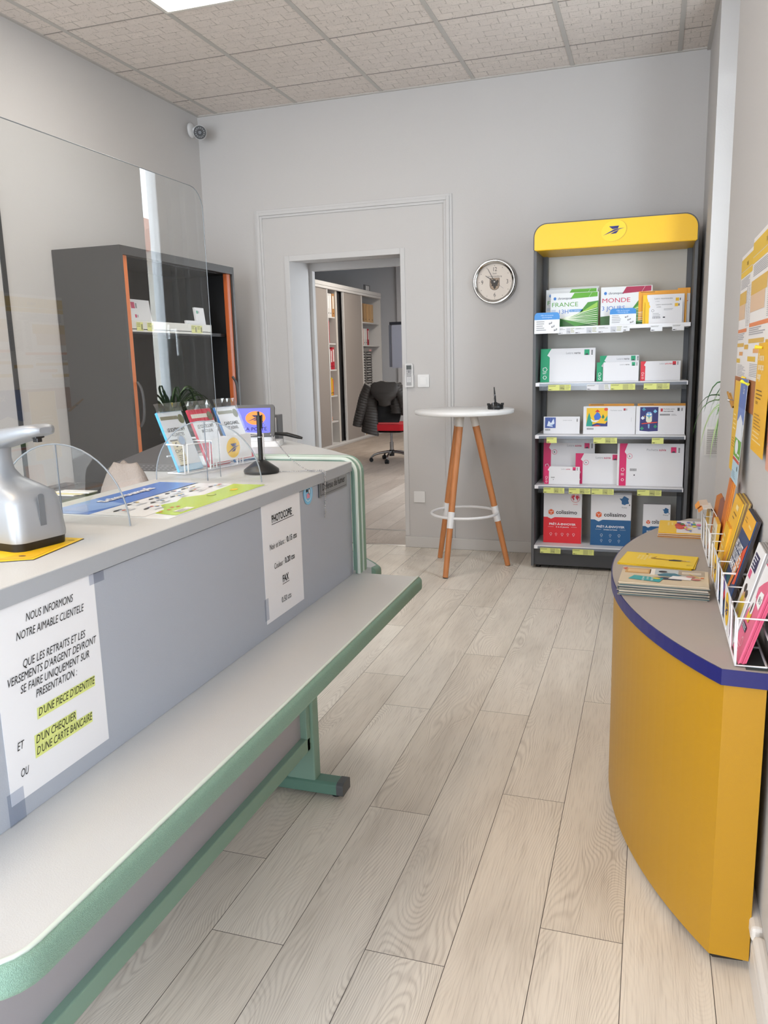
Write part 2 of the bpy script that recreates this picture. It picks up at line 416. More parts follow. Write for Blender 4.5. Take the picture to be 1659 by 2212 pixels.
# door surround mouldings
def frame_mould(x0, x1, z1, wdt, t, m):
    b = MB()
    for k, (o, dd) in enumerate(((0, t*.6), (wdt*.3, t), (wdt*.7, t*.55))):
        a, c = o, o+wdt*(.3 if k != 1 else .4)
        b.box(x0+a, x0+c, -dd, .002, 0, z1-a, m); b.box(x1-c, x1-a, -dd, .002, 0, z1-a, m); b.box(x0+c, x1-c, -dd*.97, .002, z1-c, z1-a, m)
    return b
struct(frame_mould(.403, 1.810, 2.342, .055, .018, TRIM).build('trim_3', bevel=.002))
b = MB(); t = .006
b.box(.612, .65, -t, .002, 0, 2.03, TRIM); b.box(1.453, 1.485, -t, .002, .08, 2.03, TRIM); b.box(.65, 1.453, -t, .002, 1.99, 2.03, TRIM)
struct(b.build('trim_4', bevel=.003))
BB = M('#c6c3c0', .5)
b = MB(); b.box(1.453, NX, -.016, .002, 0, .078, BB); b.box(0, .62, -.016, .002, 0, .078, BB)
struct(b.build('baseboard_back', bevel=.004))
WB = M('#d8d4d0', .45)
b = MB(); b.box(NX-.016, NX+.002, -7.5, NY0, 0, .075, WB); b.box(NX-.016, NX+.002, NY1, 0, 0, .075, WB)
struct(b.build('baseboard_right', bevel=.006))
b = MB(); b.box(NX-.022, NX+.002, -3.68, NY0, .10, .135, WB); b.box(NX-.022, NX+.002, -7.5, -3.70, .10, .135, WB)
struct(b.build('trim_5', bevel=.008))
# black joint on left wall
b = MB(); b.box(-.002, .006, -1.985, -1.955, 0, 3.0, M('#26282a', .6)); struct(b.build('trim_6'))

# window_1 in the niche of the right wall
b = MB(); wz0, wz1 = .95, 2.58
b.box(3.63, 3.70, NY1-.06, NY1, wz0, wz1, FR); b.box(3.63, 3.70, NY0, NY0+.06, wz0, wz1, FR)
b.box(3.63, 3.70, NY0+.06, NY1-.06, wz1-.06, wz1, FR); b.box(3.63, 3.70, NY0+.06, NY1-.06, wz0, wz0+.06, FR)
win = struct(b.build('window_1', bevel=.004))
b = MB()
for y0, y1, x0 in ((-1.30, -1.255, 3.615), (-1.255, -1.17, 3.64), (-1.17, -1.14, 3.61), (-1.14, -1.02, 3.645), (-1.02, -.985, 3.615), (-.985, -.86, 3.64), (-1.82, -1.775, 3.615)): b.box(x0, 3.68, y0, y1, wz0+.04, wz1-.04, FR)
b.box(3.615, 3.68, -1.775, -1.30, wz0+.04, wz0+.10, FR); b.box(3.615, 3.68, -1.775, -1.30, wz1-.10, wz1-.04, FR)
b.build('sash', win, bevel=.006)
b = MB(); b.add([(3.65, -1.79, wz0+.08), (3.65, -1.29, wz0+.08), (3.65, -1.29, wz1-.08), (3.65, -1.79, wz1-.08)], [(0, 1, 2, 3)], GLASS)
b.build('pane', win)
b = MB(); b.box(3.60, 3.615, -1.295, -1.26, 1.45, 1.53, FR); b.tube([(3.605, -1.28, 1.50), (3.565, -1.28, 1.50), (3.56, -1.28, 1.48), (3.56, -1.28, 1.36)], .011, FR)
b.build('handle', win)
b = MB(); b.box(3.42, 3.64, NY0, NY1, .92, .95, M('#dcdde0', .4)); struct(b.build('window_sill', win, bevel=.005))
# vent grille on the niche side
b = MB()
b.box(3.34, 3.48, NY1-.006, NY1+.001, .77, .92, M('#c9c5c0', .5))
for i in range(12): b.box(3.35, 3.47, NY1-.010, NY1-.006, .78+i*.011, .785+i*.011, M('#9b958f', .6))
tag(b.build('vent_grille'), 'small beige slatted vent grille in the window niche, below the plant', 'vent')

# neighbouring house seen through the window
hs = thing('neighbouring_house', 'pale rendered house with terracotta roof tiles seen outside the window', 'building', (9, 1, -.5))
b = MB(); b.box(8, 11, -3, 7, -.5, 3.1, M('#d6d0c4', .9)); b.build('wall', hs)
b = MB()
for i in range(26): b.tube([(7.6, -3+i*.4, 3.0), (11.3, -3+i*.4, 4.3)], .17, M('#a8705c', .8), 8)
b.build('roof', hs)

# ------------------------------------------------------------------ ceiling luminaires
def lamp(name, x, y, label, strength, col):
    t = thing(name, label, 'light', (x+.3, y+.3, 2.99))
    b = MB(); f = M('#dcd8d0', .4)
    for a in ((0, .6, 0, .02), (0, .6, .58, .6), (0, .02, .02, .58), (.58, .6, .02, .58)): b.box(x+a[0], x+a[1], y+a[2], y+a[3], 2.990, 3.002, f)
    b.build('frame', t, bevel=.002)
    b = MB(); b.add([(x+.02, y+.02, 2.9945), (x+.02, y+.58, 2.9945), (x+.58, y+.58, 2.9945), (x+.58, y+.02, 2.9945)], [(0, 1, 2, 3)], M(col, emit=strength))
    b.build('diffuser', t)
    return t
lamp('ceiling_light', .754, -2.13, 'bright square recessed panel light set in the tiled ceiling above the counter', LAMP, '#fffaf2')
lamp('ceiling_light', .754, -4.53, 'unseen panel light added in the ceiling over the staff side', LAMP*.6, '#fffaf2')  # unseen lamp, added to brighten the left wall
lamp('ceiling_light', 1.654, -5.13, 'unseen warm panel light added in the ceiling behind the camera', LAMPW, '#ffd9a8')  # unseen lamp, added as a warm light over the near floor
t = thing('ceiling_light', 'panel light on the ceiling of the room beyond the doorway', 'light', (0, 6.0, 2.98))
b = MB(); b.box(-.6, .6, 5.7, 6.3, 2.975, 3.0, M('#dcd8d0', .4)); b.build('frame', t)
b = MB(); b.add([(-.57, 5.73, 2.974), (-.57, 6.27, 2.974), (.57, 6.27, 2.974), (.57, 5.73, 2.974)], [(0, 1, 2, 3)], M('#fff6ea', emit=15)); b.build('diffuser', t)

# ================================================================== THE COUNTER
GREY = M('#bfc1c2', .42, bump=.15, bscale=500); PANEL = M('#aab1bd', .5, bump=.12, bscale=400)
GREEN = M('#7a9b8c', .5, bump=.8, bscale=800, mottle=.22, mscale=420); GREENP = M('#7f9f90', .5); GWHITE = M('#c6d2cb', .45); DKGREEN = M('#5f8577', .5)
CY0, CY1, TZ, LZ, PX = -4.745, -3.215, 1.027, .70, 2.262
desk = thing('service_counter', 'long grey service counter with green edging, front panel and low customer ledge', 'counter', (2.2, -4.0, 0))
b = MB(); b.box(1.885, PX+.004, CY0, CY1+.02, TZ-.026, TZ, GREY); ct = b.build('countertop', desk, bevel=.002)
b = MB(); b.box(PX+.0035, PX+.006, CY0, CY1+.02, TZ-.027, TZ-.001, M('#a8adb4', .5)); b.build('front_edge', ct)
b = MB(); b.box(PX-.02, PX, CY0, CY1+.02, LZ, TZ-.030, PANEL); b.build('front_panel', desk, bevel=.001)
# ledge with rounded near corner
r = .05; out = [(1.87, CY1+.012), (2.447, CY1+.012)]
out = [(1.87, CY0), (2.45-r, CY0)]+[(2.45-r+r*math.sin(a*PI/12), CY0+r-r*math.cos(a*PI/12)) for a in range(1, 7)]+[(2.45, CY1+.03), (1.87, CY1+.03)]
b = MB(); b.prism(out, LZ-.03, LZ, GREY); b.build('ledge', desk, bevel=.001)
# bullnose edge band swept around the ledge
def sweep(path, prof, m, b, caps=True):
    """path 2d points in plan, prof list of (outward, z)"""
    rings = []
    for i, p in enumerate(path):
        d = Vector(path[min(i+1, len(path)-1)])-Vector(path[max(i-1, 0)]); d.normalize(); nx, ny = d.y, -d.x
        rings.append([(p[0]+nx*o, p[1]+ny*o, z) for o, z in prof])
    b.loft(rings, m, True, caps)
prof = [(0, LZ+.0005), (.005, LZ-.0005), (.010, LZ-.003), (.0135, LZ-.008), (.0145, LZ-.014), (.0145, LZ-.030), (.013, LZ-.036), (.009, LZ-.040), (0, LZ-.041)]
path = [(1.87, CY0)]+out[1:-2]+[(2.45, CY1+.03)]
b = MB(); sweep(path, prof, GREEN, b); b.build('edge_band', desk)
b = MB(); sweep(path, [(-.002, LZ), (.001, LZ+.0028), (.0055, LZ+.0022), (.006, LZ-.001)], GWHITE, b); lab(b.build('edge_bead', desk), 'thin white bead along the green edge')
# end band arch (two green ridges with white beads)
def arch(dx):
    x1, z1 = PX+.018+dx, TZ+.008+dx; r = .045
    return [(x1, LZ+.001), (x1, z1-r)]+[(x1-r+r*math.cos(a*PI/14), z1-r+r*math.sin(a*PI/14)) for a in range(1, 7)]+[(x1-r, z1), (1.80, z1)]
def band(y0, y1, o, m, name, D=.03):
    b = MB(); A = arch(o); I = [(x-.03 if i < len(A)-2 else x, z) for i, (x, z) in enumerate(A)]
    rings = []
    for i, (x, z) in enumerate(A):
        dx, dz = (-D, 0) if i < 2 else ((0, -D) if i > len(A)-3 else (-D*math.cos((i-1)*PI/14), -D*math.sin((i-1)*PI/14)))
        rings.append([(x+dx, y0, z+dz), (x, y0, z), (x+.004*(dx != 0), (y0+y1)/2, z+.004*(dz != 0)), (x, y1, z), (x+dx, y1, z+dz)])
    b.loft(rings, m, False); return b.build(name, desk, bevel=.002)
band(CY1+.020, CY1+.050, 0, GREENP, 'end_band', .012); band(CY1+.052, CY1+.086, 0, GREENP, 'end_band')
band(CY1+.0165, CY1+.0225, .0012, GWHITE, 'end_bead', .006); band(CY1+.049, CY1+.053, .0015, GWHITE, 'end_bead', .004)
# underframe: modesty panel, rail, leg
b = MB(); b.box(2.085, 2.10, CY0+.05, -3.245, .175, LZ-.03, M('#a3a3ac', .5)); b.build('modesty_panel', desk)
b = MB(); b.box(2.09, 2.121, CY0+.03, -3.24, .153, .196, GREENP); b.box(2.09, 2.121, -3.262, -3.22, .153, LZ-.03, GREENP)
b.build('rail', desk, bevel=.003)
leg = MB(); leg.box(2.035, 2.13, -3.235, -3.19, .045, LZ-.03, GREENP); lo = leg.build('leg', desk, bevel=.005)
b = MB(); b.prism([(-3.242, .012), (-3.182, .012), (-3.182, .044), (-3.192, .05), (-3.232, .05), (-3.242, .044)], 1.76, 2.20, DKGREEN, 'x'); b.build('foot', lo, bevel=.003)
b = MB(); b.prism([(-3.243, .012), (-3.181, .012), (-3.181, .045), (-3.192, .0515), (-3.232, .0515), (-3.243, .045)], 2.20, 2.222, M('#55575a', .5), 'x')
lab(b.build('end_cap', lo, bevel=.004), 'dark grey plastic end cap')
for x in (2.19, 1.79): b = MB(); b.cyl((x, -3.212, 0), (x, -3.212, .013), .016, .016, BLACK, 14); b.build('foot_pad', lo)
b = MB(); b.box(1.89, 1.92, CY0+.02, CY1-.06, 0.0, LZ-.031, PANEL); b.build('rear_panel', desk)

# corner module turning towards the doorway
mod = thing('corner_counter', 'grey corner counter section with green edge behind the end of the long counter', 'counter', (1.9, -2.9, 0))
tp = [(1.70, -3.118), (2.235, -3.118), (2.225, -3.07), (2.10, -2.93), (1.785, -2.615), (1.66, -2.72)]
b = MB(); b.prism(tp, TZ-.028, TZ, GREY); b.build('countertop', mod, bevel=.003)
ip = [(1.72, -3.11), (2.20, -3.11), (2.18, -3.07), (2.08, -2.95), (1.785, -2.65), (1.69, -2.73)]
b = MB(); b.prism(ip, LZ, TZ-.03, PANEL); b.build('front_panel', mod)
lg = [(2.10, -3.118), (2.29, -3.118), (2.296, -3.09), (2.27, -3.055), (2.18, -2.955), (1.86, -2.64), (1.78, -2.70)]
b = MB(); b.prism(lg, LZ-.03, LZ, GREY); sweep(lg[1:6], prof, GREEN, b); b.build('ledge', mod)
b = MB(); b.box(1.86, 1.93, -3.0, -2.85, 0, LZ-.001, PANEL); b.build('pedestal', mod)

# ------------------------------------------------------------------ notices stuck to the front panel
ROT_PX = (PI/2, 0, PI/2)        # local x -> +Y, local y -> Z, normal -> +X
def sheet(name, label, cat, y0, y1, z0, z1, fn, x=PX+.0008, m=None, group=None):
    W_, H_ = y1-y0, z1-z0; b = MB(); b.prism([(0, 0), (W_, 0), (W_, H_), (0, H_)], -.0006, 0, m or PAPER); fn(b, W_, H_)
    o = b.build(name, world=False); o.location = (x, y0, z0); o.rotation_euler = ROT_PX; return tag(o, label, cat, group)
HI = M('#dbe58a', .7)
def n1(b, W, H):
    cx = W*.5; it = .22; k = .0163
    def ln(t, cxf, yf, hl=False, fit=None):
        fit = (fit or .5)*W; cx = cxf*W; y = yf*H
        if hl: b.poly([(cx-fit/2-.002, y-.004), (cx+fit/2+.002, y-.004), (cx+fit/2+.003, y+.0125), (cx-fit/2-.001, y+.0125)], HI, 1)
        b.text(t, cx, y, k, INK, 2, 'c', shear=it, fit=fit)
    ln('NOUS INFORMONS', .52, .865, fit=.46)
    ln('NOTRE AIMABLE CLIENTELE', .52, .79, fit=.66)
    ln('QUE LES RETRAITS ET LES', .53, .645, fit=.62)
    ln("VERSEMENTS D'ARGENT DEVRONT", .51, .585, fit=.88)
    ln('SE FAIRE UNIQUEMENT SUR', .52, .525, fit=.69)
    ln('PRESENTATION :', .51, .465, fit=.41)
    ln("D'UNE PIECE D'IDENTITE", .60, .365, True, .58)
    ln('ET', .12, .255, fit=.06)
    ln("D'UN CHEQUIER", .46, .235, True, .40)
    ln("D'UNE CARTE BANCAIRE", .54, .175, True, .57)
    ln('OU', .13, .115, fit=.07)
n = sheet('notice', 'large white notice with italic capitals and yellow highlighted lines on the counter front', 'notice', -4.522, -4.315, .727, 1.007, n1)
TAPE = glassy('tape_film', '#e3e7ee', .3, 1.5)
for q in ((-.008, -.03, .03, .05), (.195, .255, .035, .022)): b = MB(); b.rect(*q, TAPE, 2.5); lab(b.build('tape', n, world=False), 'strip of clear tape')
def n2(b, W, H):
    def ln(parts, yf, size, ul=False):
        tot = sum(f for _, _, f in parts)*W; x = W/2-tot/2+.004
        for t, bo, f in parts:
            b.text(t, x, yf*H, size, INK, 2, 'l', fit=f*W*.91, bold=bo*.55); x += f*W
        if ul: b.rect(W/2-tot/2+.004, yf*H-.005, tot, .0015, INK)
    ln([('PHOTOCOPIE', .03, .58)], .80, .024, True)
    ln([('Noir et blanc : ', 0, .44), ('0.15 cts', .025, .30)], .585, .019)
    ln([('Couleur : ', 0, .28), ('0.20 cts', .025, .29)], .415, .019)
    ln([('FAX', .03, .18)], .265, .024, True)
    ln([('0.50 cts', .0, .28)], .10, .019)
n = sheet('notice', 'white price sheet headed PHOTOCOPIE taped near the far end of the counter front', 'notice', -3.752, -3.548, .729, 1.009, n2)
b = MB(); b.rect(-.01, .01, .02, .05, TAPE, 2.5); lab(b.build('tape', n, world=False), 'strip of clear tape')
def pq(b, W, H):
    k = M('#4a4c50', .5); e = .005
    b.rect(e, e, W-2*e, H-2*e, k, 1); b.rect(e+.0016, e+.0016, W-2*e-.0032, H-2*e-.0032, M('#8d9094', .35, .3), 1.6)
    b.text('Défense de fumer', W/2, H*.32, .026, INK, 2.4, 'c', fit=W*.84)
o = sheet('no_smoking_plaque', 'small grey plaque reading Défense de fumer screwed to the counter front', 'sign', -3.432, -3.236, .963, 1.014, pq, x=PX+.0045, m=M('#8d9094', .35, .3))
b = MB(); b.prism([(.0005, .0005), (.1955, .0005), (.1955, .0505), (.0005, .0505)], -.0042, -.0007, M('#4a4c50', .5)); b.build('backing', o, world=False)
def stk(b, W, H):
    c = W/2
    b.oval(c, c, W/2, W/2, M('#7cc0e6', .4), 1); b.ring(c, c, W*.33, W*.36, M('#e6f1f8', .4), 1.5)
    b.rect(c-.012, c+.004, .010, .007, INK, 2); b.oval(c+.006, c+.004, .006, .008, INK, 2); b.oval(c+.006, c+.004, .004, .006, M('#e8e8ea', .6), 2.4); b.rect(c-.010, c-.012, .018, .012, M('#d98aa0', .5), 2)
b = MB(); W = .056; b.oval(W/2, W/2, W/2, W/2, M('#5fb0de', .4), 0); stk(b, W, W)
o = b.build('sticker', world=False); o.location = (PX+.001, -3.525, .958); o.rotation_euler = ROT_PX
tag(o, 'round light blue sticker on the counter front beside the smoking plaque', 'sticker')

# ------------------------------------------------------------------ things on the counter
# clear protective screen
scr = thing('protective_screen', 'large clear acrylic screen with half-round feet standing on the counter', 'screen', (2.045, -4.1, TZ))
SX = 2.045; st = .0022
def outline():
    p = [(-4.78, TZ+.001), (-4.045, TZ+.001), (-4.03, TZ+.03), (-4.0, TZ+.047), (-3.72, TZ+.047), (-3.68, TZ+.03), (-3.665, TZ+.001), (-3.533, TZ+.001), (-3.538, 1.66)]
    p += [(-3.538-.05*(1-math.cos(a*PI/12)), 1.66+.05*math.sin(a*PI/12)) for a in range(1, 7)]
    return p+[(-4.78, 1.71)]
b = MB(); P = outline(); nP = len(P)
b.add([(SX-st, y, z) for y, z in P], [tuple(range(nP))], GLASS)
b.build('panel', scr)
b = MB(); b.tube([(SX-st, y, z) for y, z in P[7:]], .0009, M('#7b838a', .2), 5); lab(b.build('panel_edge', scr), 'polished edge of the panel')
for yy in (-4.115, -3.60):
    arc = [(SX+.145*math.cos(a*PI/24), TZ+.001+.145*math.sin(a*PI/24)) for a in range(25)]
    b = MB(); b.add([(x, yy, z) for x, z in arc], [tuple(range(25))], GLASS)
    k = b.build('foot', scr)
    b = MB(); b.tube([(x, yy, z) for x, z in arc], .0015, M('#8f979f', .15), 6); b.tube([(SX, yy, TZ+.001), (SX, yy, TZ+.146)], .0013, EDGE, 6)
    b.build('foot_edge', k)

# counter mat with coin artwork (laminated poster)
def mat_art():
    b = MB(); W, H = .41, .292       # x along +Y, y towards staff (-X)
    b.prism([(0, 0), (W, 0), (W, H), (0, H)], -.0006, 0, M('#eceff1', .25))
    BL = M('#5f86d0', .25); BL2 = M('#8fb0e6', .25); LG = M('#b4d128', .25)
    b.rect(.004, H*.62, W-.008, H*.37, BL, 1)
    b.poly([(.004, H*.72), (.12, H*.62), (.16, H*.99), (.004, H*.99)], BL2, 1.5)
    b.poly([(.03, .004), (W-.004, .004), (W-.004, H*.30), (W*.62, H*.26), (W*.52, H*.36), (W*.40, H*.30), (W*.30, H*.34), (W*.2, H*.22), (W*.1, H*.2)], LG, 1)
    b.poly([(0.004, H*.62), (W-.004, H*.64), (W-.004, H*.30), (W*.62, H*.26), (W*.52, H*.36), (W*.40, H*.30), (W*.30, H*.34), (W*.2, H*.22), (W*.1, H*.2), (.004, H*.2)], M('#eef2f5', .25), 1)
    r = random.Random(3)
    for i, (u, v) in enumerate([(.14, .50), (.30, .56), (.47, .54), (.64, .56), (.80, .56), (.22, .34), (.38, .44), (.56, .44), (.74, .44), (.90, .40)]):
        b.ring(u*W, v*H, .014, .0150, M('#b9bfc6', .3), 2); b.oval(u*W-.012, v*H+.003, .010, .004, M('#2c2f36', .3), 2.4, rot=.2)
        for j in range(4): b.oval(u*W+r.uniform(-.004, .022), v*H+r.uniform(-.008, .008), r.uniform(.003, .006), r.uniform(.002, .005), M(r.choice(['#4a86c8', '#d95a4a', '#e6c84a', '#5b6a8c', '#e2e6ea']), .3), 2.2+j*.3)
        b.fake(u*W-.02, v*H-.019, .045, 2, .004, M('#9aa0a8', .4), 2)
    b.oval(W*.62, H*.2, .012, .010, M('#7d8b3e', .3), 2); b.oval(W*.62, H*.2, .010, .008, M('#c9dc6a', .3), 2.3)
    b.oval(W*.80, H*.15, .012, .008, YEL, 2); b.rect(W*.15, .012, .05, .02, M('#e8e8e0', .4), 2); b.fake(W*.155, .025, .04, 3, .005, M('#8a8a80', .4), 3)
    for j, (u, v) in enumerate([(.12, .17), (.18, .16), (.24, .19), (.27, .17)]): b.rect(u*W, v*H, .008, .007, M('#d9623a', .4), 2)
    b.text('Schtroumpfs', W*.30, H*.80, .034, M('#2d4a9a', .3), 2, 'l', fit=.19, bold=.06, rot=.02); b.text('Schtroumpfs', W*.30, H*.80, .034, M('#f0f3f8', .3), 4, 'l', fit=.19, bold=.03, rot=.02)
    o = b.build('counter_poster', world=False); o.location = (2.222, -4.042, TZ+.0008); o.rotation_euler = (0, 0, PI/2)
    tag(o, 'blue, white and green laminated poster lying flat on the countertop under the screen', 'poster')
mat_art()

# yellow paper under the dispenser
yp = [(1.96, -4.41), (2.158, -4.385), (2.197, -4.362), (2.176, -4.222), (1.96, -4.222)]
b = MB(); b.prism(yp, TZ, TZ+.0008, M('#23232a', .4)); b.prism([(x-.0015, y+.002 if y < -4.3 else y) for x, y in yp], TZ+.0008, TZ+.0014, M('#f0c417', .5))
b.T = Matrix.Translation((0, 0, TZ+.0010))
for i, (x, y) in enumerate([(2.165, -4.35), (2.155, -4.26), (2.12, -4.385), (2.165, -4.24)]): b.oval(x, y, .006, .004, M('#c9a21a' if i else '#7a5a2a', .5), 2)
b.poly([(2.14, -4.38), (2.19, -4.36), (2.172, -4.25)], M('#e0b010', .5), 1.5)
tag(b.build('yellow_card'), 'glossy yellow printed sheet lying under the hand gel dispenser', 'card')

# hand gel dispenser
SIL = M('#a3a7ad', .42, .45); SIL2 = M('#989ca2', .42, .45)
gd = thing('gel_dispenser', 'silver automatic hand gel dispenser with long spout standing on a yellow sheet', 'dispenser', (2.08, -4.275, TZ+.0014), (0, 0, -.18))
def rring(cx, cy, wx, wy, z, r=None, n=5, tilt=0):
    r = r if r is not None else min(wx, wy)*.45
    return [(x, y, z+tilt*(x-cx)) for x, y in rr(cx-wx, cy-wy, cx+wx, cy+wy, r, n)]
b = MB(); b.loft([rring(0, 0, .082, .052, .014, .02), rring(0, 0, .083, .053, .022, .022), rring(-.001, 0, .078, .05, .078, .022), rring(-.003, 0, .074, .047, .092, .024), rring(-.012, 0, .060, .038, .104, .026),
                       rring(-.024, 0, .044, .028, .116, .024), rring(-.030, 0, .037, .023, .13, .02), rring(-.031, 0, .034, .021, .15, .018), rring(-.033, 0, .037, .022, .168, .018)], SIL)
b.build('body', gd, world=False)
b = MB(); b.loft([rring(0, 0, .080, .050, 0, .02), rring(0, 0, .081, .051, .014, .02)], BLACK); b.build('base', gd, world=False, bevel=.002)
b = MB()
def sec(x, zt, zb, wy):
    n = 16; return [(x, wy*math.copysign(abs(math.cos(2*PI*i/n))**.6, math.cos(2*PI*i/n)), (zt+zb)/2+(zt-zb)/2*math.copysign(abs(math.sin(2*PI*i/n))**.6, math.sin(2*PI*i/n))) for i in range(n)]
b.loft([sec(-.14, .182, .160, .02), sec(-.12, .188, .150, .033), sec(-.06, .193, .155, .038), sec(0, .200, .166, .036), sec(.05, .206, .178, .032), sec(.090, .210, .188, .027), sec(.104, .209, .191, .022), sec(.110, .205, .195, .012)], SIL2)
b.build('spout', gd, world=False)
b = MB(); b.loft([rring(.088, 0, .006, .005, .180, .002), rring(.088, 0, .006, .005, .186, .002), rring(.086, 0, .010, .009, .187, .003), rring(.086, 0, .010, .009, .194, .003)], BLACK, False); lab(b.build('nozzle', gd, world=False), 'black nozzle')
b = MB(); b.loft([[(.0805, y, z) for y, z in rr(-.006, .030, .006, .092, .005)], [(.0835-.0022, y, z) for y, z in rr(-.006, .030, .006, .092, .005)]], M('#6d7176', .2)); b.build('level_window', gd, world=False)
b = MB(); b.T = Matrix.Translation((-.080, -.0545, .0)) @ Matrix.Rotation(PI/2, 4, 'X')
b.text('SOLUBOX', .070, .036, .012, M('#3b3d42', .5), 0, 'l', fit=.040, bold=.02); b.ring(.055, .040, .003, .009, M('#8f9298', .5), 0); b.rect(.070, .032, .042, .001, M('#6c6e73', .5), 0)
b.build('printed_logo', gd, world=False); b = MB(); b.T = Matrix.Translation((-.060, -.0265, .0)) @ Matrix.Rotation(PI/2, 4, 'X')
b.text('GEL MAINS', .012, .138, .007, M('#3b3d42', .5), 0, 'l', fit=.024); b.rect(.010, .128, .028, .006, M('#38a9dc', .5), 0); b.ring(.024, .115, .003, .004, M('#3b3d42', .5), 0)
b.build('printed_marking', gd, world=False)

gd.scale = (.96, .96, .93)
# wire leaflet rack on the counter + coin packs
WIRE = M('#e2e3e6', .35)
def logo(b, cx, cy, r, L=2, ry=None, disc=True):
    ry = ry or r
    if disc: b.oval(cx, cy, r, ry, YEL, L)
    P = lambda pts: b.poly([(cx+u*r, cy+v*ry) for u, v in pts], NAVY, L+1)
    P([(-.42, .40), (.46, .42), (.36, .12), (-.12, .10)])
    P([(.95, .18), (.02, .06), (-.95, -.52), (.20, -.06)])
    P([(-.30, -.40), (.22, -.36), (.46, -.02), (.10, -.14)])
CRY = 1.37+PI/2-PI/2   # rotation of the rack about z
cr = thing('wire_leaflet_holder', 'white wire leaflet holder with three pockets standing on the countertop', 'leaflet holder', (1.965, -3.36, TZ), (0, 0, 1.36))
def wire_rack(parent, npk, pw, cardspan, h=.10, d=.075, wire=WIRE):
    """local: x along the front, -y is front, z up"""
    tot = npk*pw; x0 = -tot/2
    b = MB(); r = .0022
    for i in range(npk+1):
        x = x0+i*pw
        b.tube([(x, d, .004), (x, 0, .004), (x, 0, h), (x, d, h)], r, wire, 6)
    for z in (.004,): b.tube([(x0, 0, z), (-x0, 0, z)], r, wire, 6)
    for z in (.004, h*.6): b.tube([(x0, d, z), (-x0, d, z)], r, wire, 6)
    for i in range(npk):
        x = x0+i*pw+.012; b.tube([(x, 0, .004), (x, -.002, h), (x+pw-.024, -.002, h), (x+pw-.024, 0, .004)], r, wire, 6)
    b.tube([(x0, d, h), (-x0, d, h)], r, wire, 6)
    b.build('wire_frame', parent, world=False)
    if cardspan:
        c = MB(); c.T = Matrix.Translation((cardspan[0], -.005, h*.25)) @ Matrix.Rotation(PI/2, 4, 'X'); Wc = cardspan[1]-cardspan[0]; Hc = h*.85
        c.prism([(0, 0), (Wc, 0), (Wc, Hc), (0, Hc)], -.0008, 0, M('#e9eaee', .4)); logo(c, Wc*.52, Hc*.5, Hc*.42, 1); c.build('logo_card', parent, world=False)
wire_rack(cr, 3, .108, (-.06, .10), .078, .06)
CRK = glassy('crinkled_film', '#e3e6e9', .12, 2.2)
def coin_pack(lx, label, col, top, title, sub, lean=.42):
    b = MB(); W, H, T = .088, .166, .008
    b.prism([(0, 0), (W, 0), (W, H), (0, H)], -T, 0, M(col, .5)); b.prism([(.001, .001), (W-.001, .001), (W-.001, H-.001), (.001, H-.001)], 0, .0004, M('#e4e9f0', .4))
    if top: b.rect(0, H*.78, W, H*.22, M(top, .45), 1.2); b.rect(.004, H*.84, W*.7, H*.07, M('#e8e4dc', .4), 1.6)
    else: b.rect(.004, H*.86, W*.7, H*.06, M('#8c8c7a', .4), 1.4)
    b.oval(W*.86, H*.86, .011, .013, M('#7f7f68', .4, .4), 2)
    b.text(title, W*.5, H*.66, .014, INK, 2, 'c', fit=W*.72, bold=.02); b.text(sub, W*.5, H*.58, .012, INK, 2, 'c', fit=W*.5, bold=.02)
    if not sub.startswith('A '): b.rect(W*.04, H*.03, W*.92, H*.40, M('#d8445c', .5), 2); b.poly([(W*.4, H*.42), (W*.45, H*.25), (W*.5, H*.33), (W*.56, H*.22), (W*.72, H*.3), (W*.66, H*.42)], M('#31408c', .5), 3); b.line(W*.2, H*.1, W*.7, H*.08, .003, M('#f0a0b0', .4), 3)
    if sub.startswith('A '):
        b.rect(W*.12, H*.10, W*.36, H*.42, M('#e4d9b8', .5), 2); b.rect(W*.08, H*.50, W*.42, H*.025, M('#55524a', .5), 2.5); b.rect(W*.10, H*.08, W*.36, H*.02, M('#55524a', .5), 2.5)
        b.text('S', W*.27, H*.40, .018, INK, 3, 'c', bold=.02); b.text('CHT', W*.28, H*.30, .014, INK, 3, 'c'); b.fake(W*.18, H*.25, .024, 4, .005, M('#6e6450', .5), 3)
        b.oval(W*.55, H*.50, .014, .016, M('#c9ccd2', .25, .5), 3); b.oval(W*.55, H*.50, .010, .012, M('#9fb2cc', .3, .4), 3.5)
        b.rect(0, 0, W, H*.10, M('#a9cde8', .5), 1.5)
    o = b.build('coin_pack', world=False, bevel=0)
    c, s = math.cos(1.36), math.sin(1.36); ly = .022
    o.location = (1.965+c*lx-s*ly, -3.36+s*lx+c*ly, TZ+.008); o.rotation_euler = (PI/2-lean, 0, 1.36)
    f = MB(); f.add([(-.004, -.002, .003), (W+.004, -.002, .003), (W+.004, H, .003), (-.004, H, .003)], [(0, 1, 2, 3)], FILM)
    r = random.Random(int(lx*1000)+500); pts_ = [[(-.004+(W+.008)*u/8, H-.004+.026*v/2, .003+r.uniform(0, .005)) for u in range(9)] for v in range(3)]
    for v in range(2):
        for u in range(8): f.add([pts_[v][u], pts_[v][u+1], pts_[v+1][u+1]], [(0, 1, 2)], CRK); f.add([pts_[v][u], pts_[v+1][u+1], pts_[v+1][u]], [(0, 1, 2)], CRK)
    lab(f.build('sleeve', o, world=False), 'crinkled clear plastic sleeve'); return tag(o, label, 'booklet', 'coin packs in the countertop leaflet holder')
coin_pack(-.158, 'light blue plastic-wrapped coin pack in the left pocket of the countertop holder', '#4aa8dc', None, 'LE SCHTROUMPF', 'A LUNETTES')
